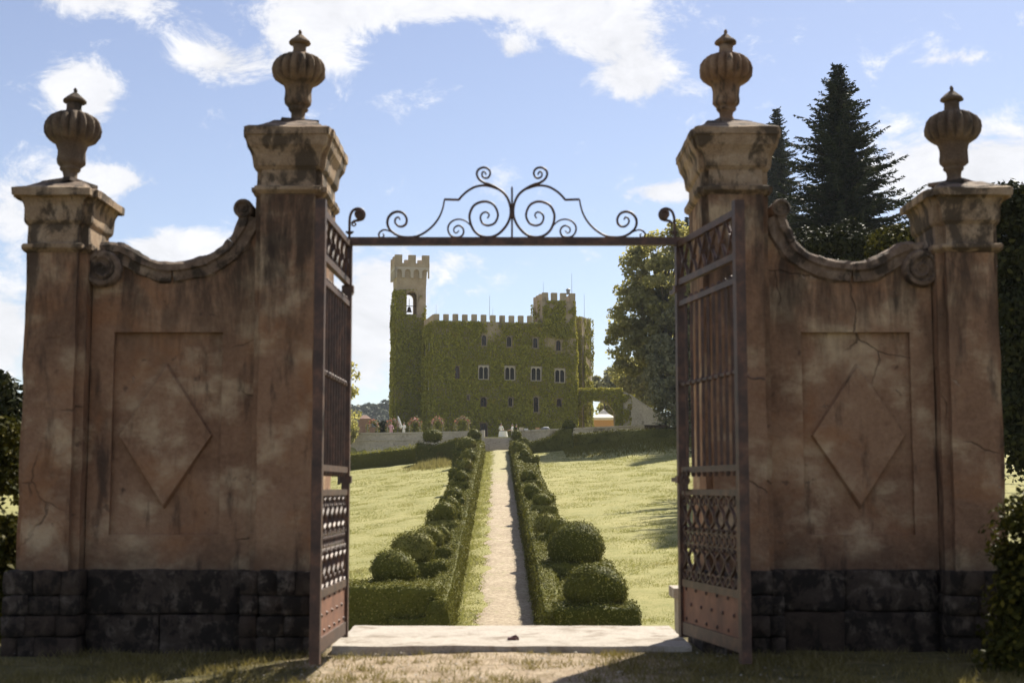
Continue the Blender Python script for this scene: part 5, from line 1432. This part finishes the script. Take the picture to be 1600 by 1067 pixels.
# boxes and bundle on the right wall
zt = lambda px, py: P(px, py, 153)[2]
def small_box(px, py, w, h, mat, lab):
    c = P(px, py, 153); w = w * 153 / F; h = h * 153 / F
    r = thing('serving_box', lab, 'box', (c[0], 153.3, c[2]), 'boxes on the right terrace wall')
    part('carton', MB().box(c[0] - w / 2, c[0] + w / 2, 153.1, 153.5, c[2], c[2] + h), mat, r)
    part('lid', MB().box(c[0] - w / 2 - .01, c[0] + w / 2 + .01, 153.09, 153.51, c[2] + h + .002, c[2] + h + .04), mat, r)
small_box(814.5, 672.2, 7, 4, M['carton'], 'pale carton box on the low wall right of the steps')
small_box(822, 671.8, 6, 2, M['white'], 'flat white box on the low wall beside the pale carton')
small_box(840, 671, 6, 2.6, M['orange'], 'orange box on the low wall between the cartons and the grey bundle')
c = P(852, 670.3, 153); bm_ = ball_mb((c[0], 153.3, c[2] + .0), .52, .24, 14, 8, .3, -.05, 4)
v = bm_.verts(); v[:, 1] = 153.3 + (v[:, 1] - 153.3) * .45; bm_.v = [v - np.array([c[0], 153.3, c[2]])]
o = link('canvas_bundle', bm_.mesh('canvas_bundle', smooth=True), M['grey']); o.location = (c[0], 153.3, c[2]); tag(o, 'folded grey canvas bundle lying on the right terrace wall', 'bundle')
# brick hut and dark bush beyond the left terrace
hb = thing('brick_hut', 'small pink brick hut at the left back of the terrace', 'hut', (at(567, 175), 175, LVL))
h0, h1 = P(560, 654, 175), P(577, 654, 175)
part('wall', MB().box(h0[0], h1[0], 175, 178, LVL - .3, h0[2]), M['brick'], hb)
part('roof', MB().loft([rect_ring(h0[0], h1[0], 175, 178, .15, h0[2] + .002), rect_ring(h0[0] + .5, h1[0] - .5, 176, 177, 0, h0[2] + .5)]), M['brick'], hb)
part('low_wall', MB().box(h1[0] + .01, P(605, 660, 175)[0], 175.2, 175.6, LVL - .3, P(600, 667, 175)[2]), M['brick'], hb)
clump_tree('bush', 'round dark bush behind the rose arches, right of the brick hut', (at(597, 170), 170, LVL), [lobe(597, 668, 170, 11, 12)], 16, 110, .25, M['dark_oak'], .08, cat='bush', crad=(.3, .6), limbs=4)
# tent seen through the archway
YTn = 222
tn = thing('marquee_tent', 'white peaked marquee tent with orange lining seen through the archway', 'tent', (at(944, YTn), YTn, LVL))
c = P(943, 654, YTn); hw = 18.5 * YTn / F; zt = P(943, 639.5, YTn)[2]; ze = P(943, 653, YTn)[2]; zv = P(943, 657, YTn)[2]
part('canopy', MB().loft([rect_ring(c[0] - hw, c[0] + hw, YTn - hw, YTn + hw, 0, ze - .25), rect_ring(c[0] - hw, c[0] + hw, YTn - hw, YTn + hw, 0, ze), rect_ring(c[0] - hw * .45, c[0] + hw * .45, YTn - hw * .45, YTn + hw * .45, 0, ze + (zt - ze) * .42), rect_ring(c[0] - hw * .1, c[0] + hw * .1, YTn - hw * .1, YTn + hw * .1, 0, zt - .1), rect_ring(c[0], c[0], YTn, YTn, .02, zt)], cap0=False), M['white'], tn)
part('back_curtain', MB().box(c[0] - hw * .97, c[0] + hw * .97, YTn + hw * .9, YTn + hw * .93, LVL, ze - .26), M['orange'], tn)
for sx in (-1, 1):
    for sy in (-1, 1): part('leg', MB().tube([(c[0] + sx * hw * .96, YTn + sy * hw * .96, LVL), (c[0] + sx * hw * .96, YTn + sy * hw * .96, ze)], .05, 6), M['white'], tn)
part('orange_table', MB().box(c[0] - hw * .8, c[0] + hw * .6, YTn - hw * .5, YTn - hw * .2, LVL, LVL + 1.6), M['orange'], tn)
for i, (px, m1, lab) in enumerate(((940, M['red'], 'guest in dark red standing at the left under the marquee'), (948, M['black'], 'guest in black standing at the middle of the marquee'), (953, M['white'], 'guest in white standing at the right under the marquee'))):
    person(lab, at(px, 216 + i * .7), 216 + i * .7, LVL + .9, 1.75, m1, M['black'], i * 1.3)
part('floor', MB().box(c[0] - hw * 1.3, c[0] + hw * 1.1, YTn - 7, YTn + hw, LVL - .3, LVL + .9), M['wood'], tn)

# ------------------------------------------------------------------ the air
hz = MB().box(-1700, 1700, -45, 1560, -75, 150)
m, nt, N, L, b = nodes('haze_air'); N.remove(b)
pv = N.new('ShaderNodeVolumePrincipled'); pv.inputs['Color'].default_value = (.86, .92, 1, 1); pv.inputs['Density'].default_value = HAZE
L.new(pv.outputs[0], N['Material Output'].inputs['Volume'])
if HAZE: tag(part('haze', hz, m), kind='stuff')
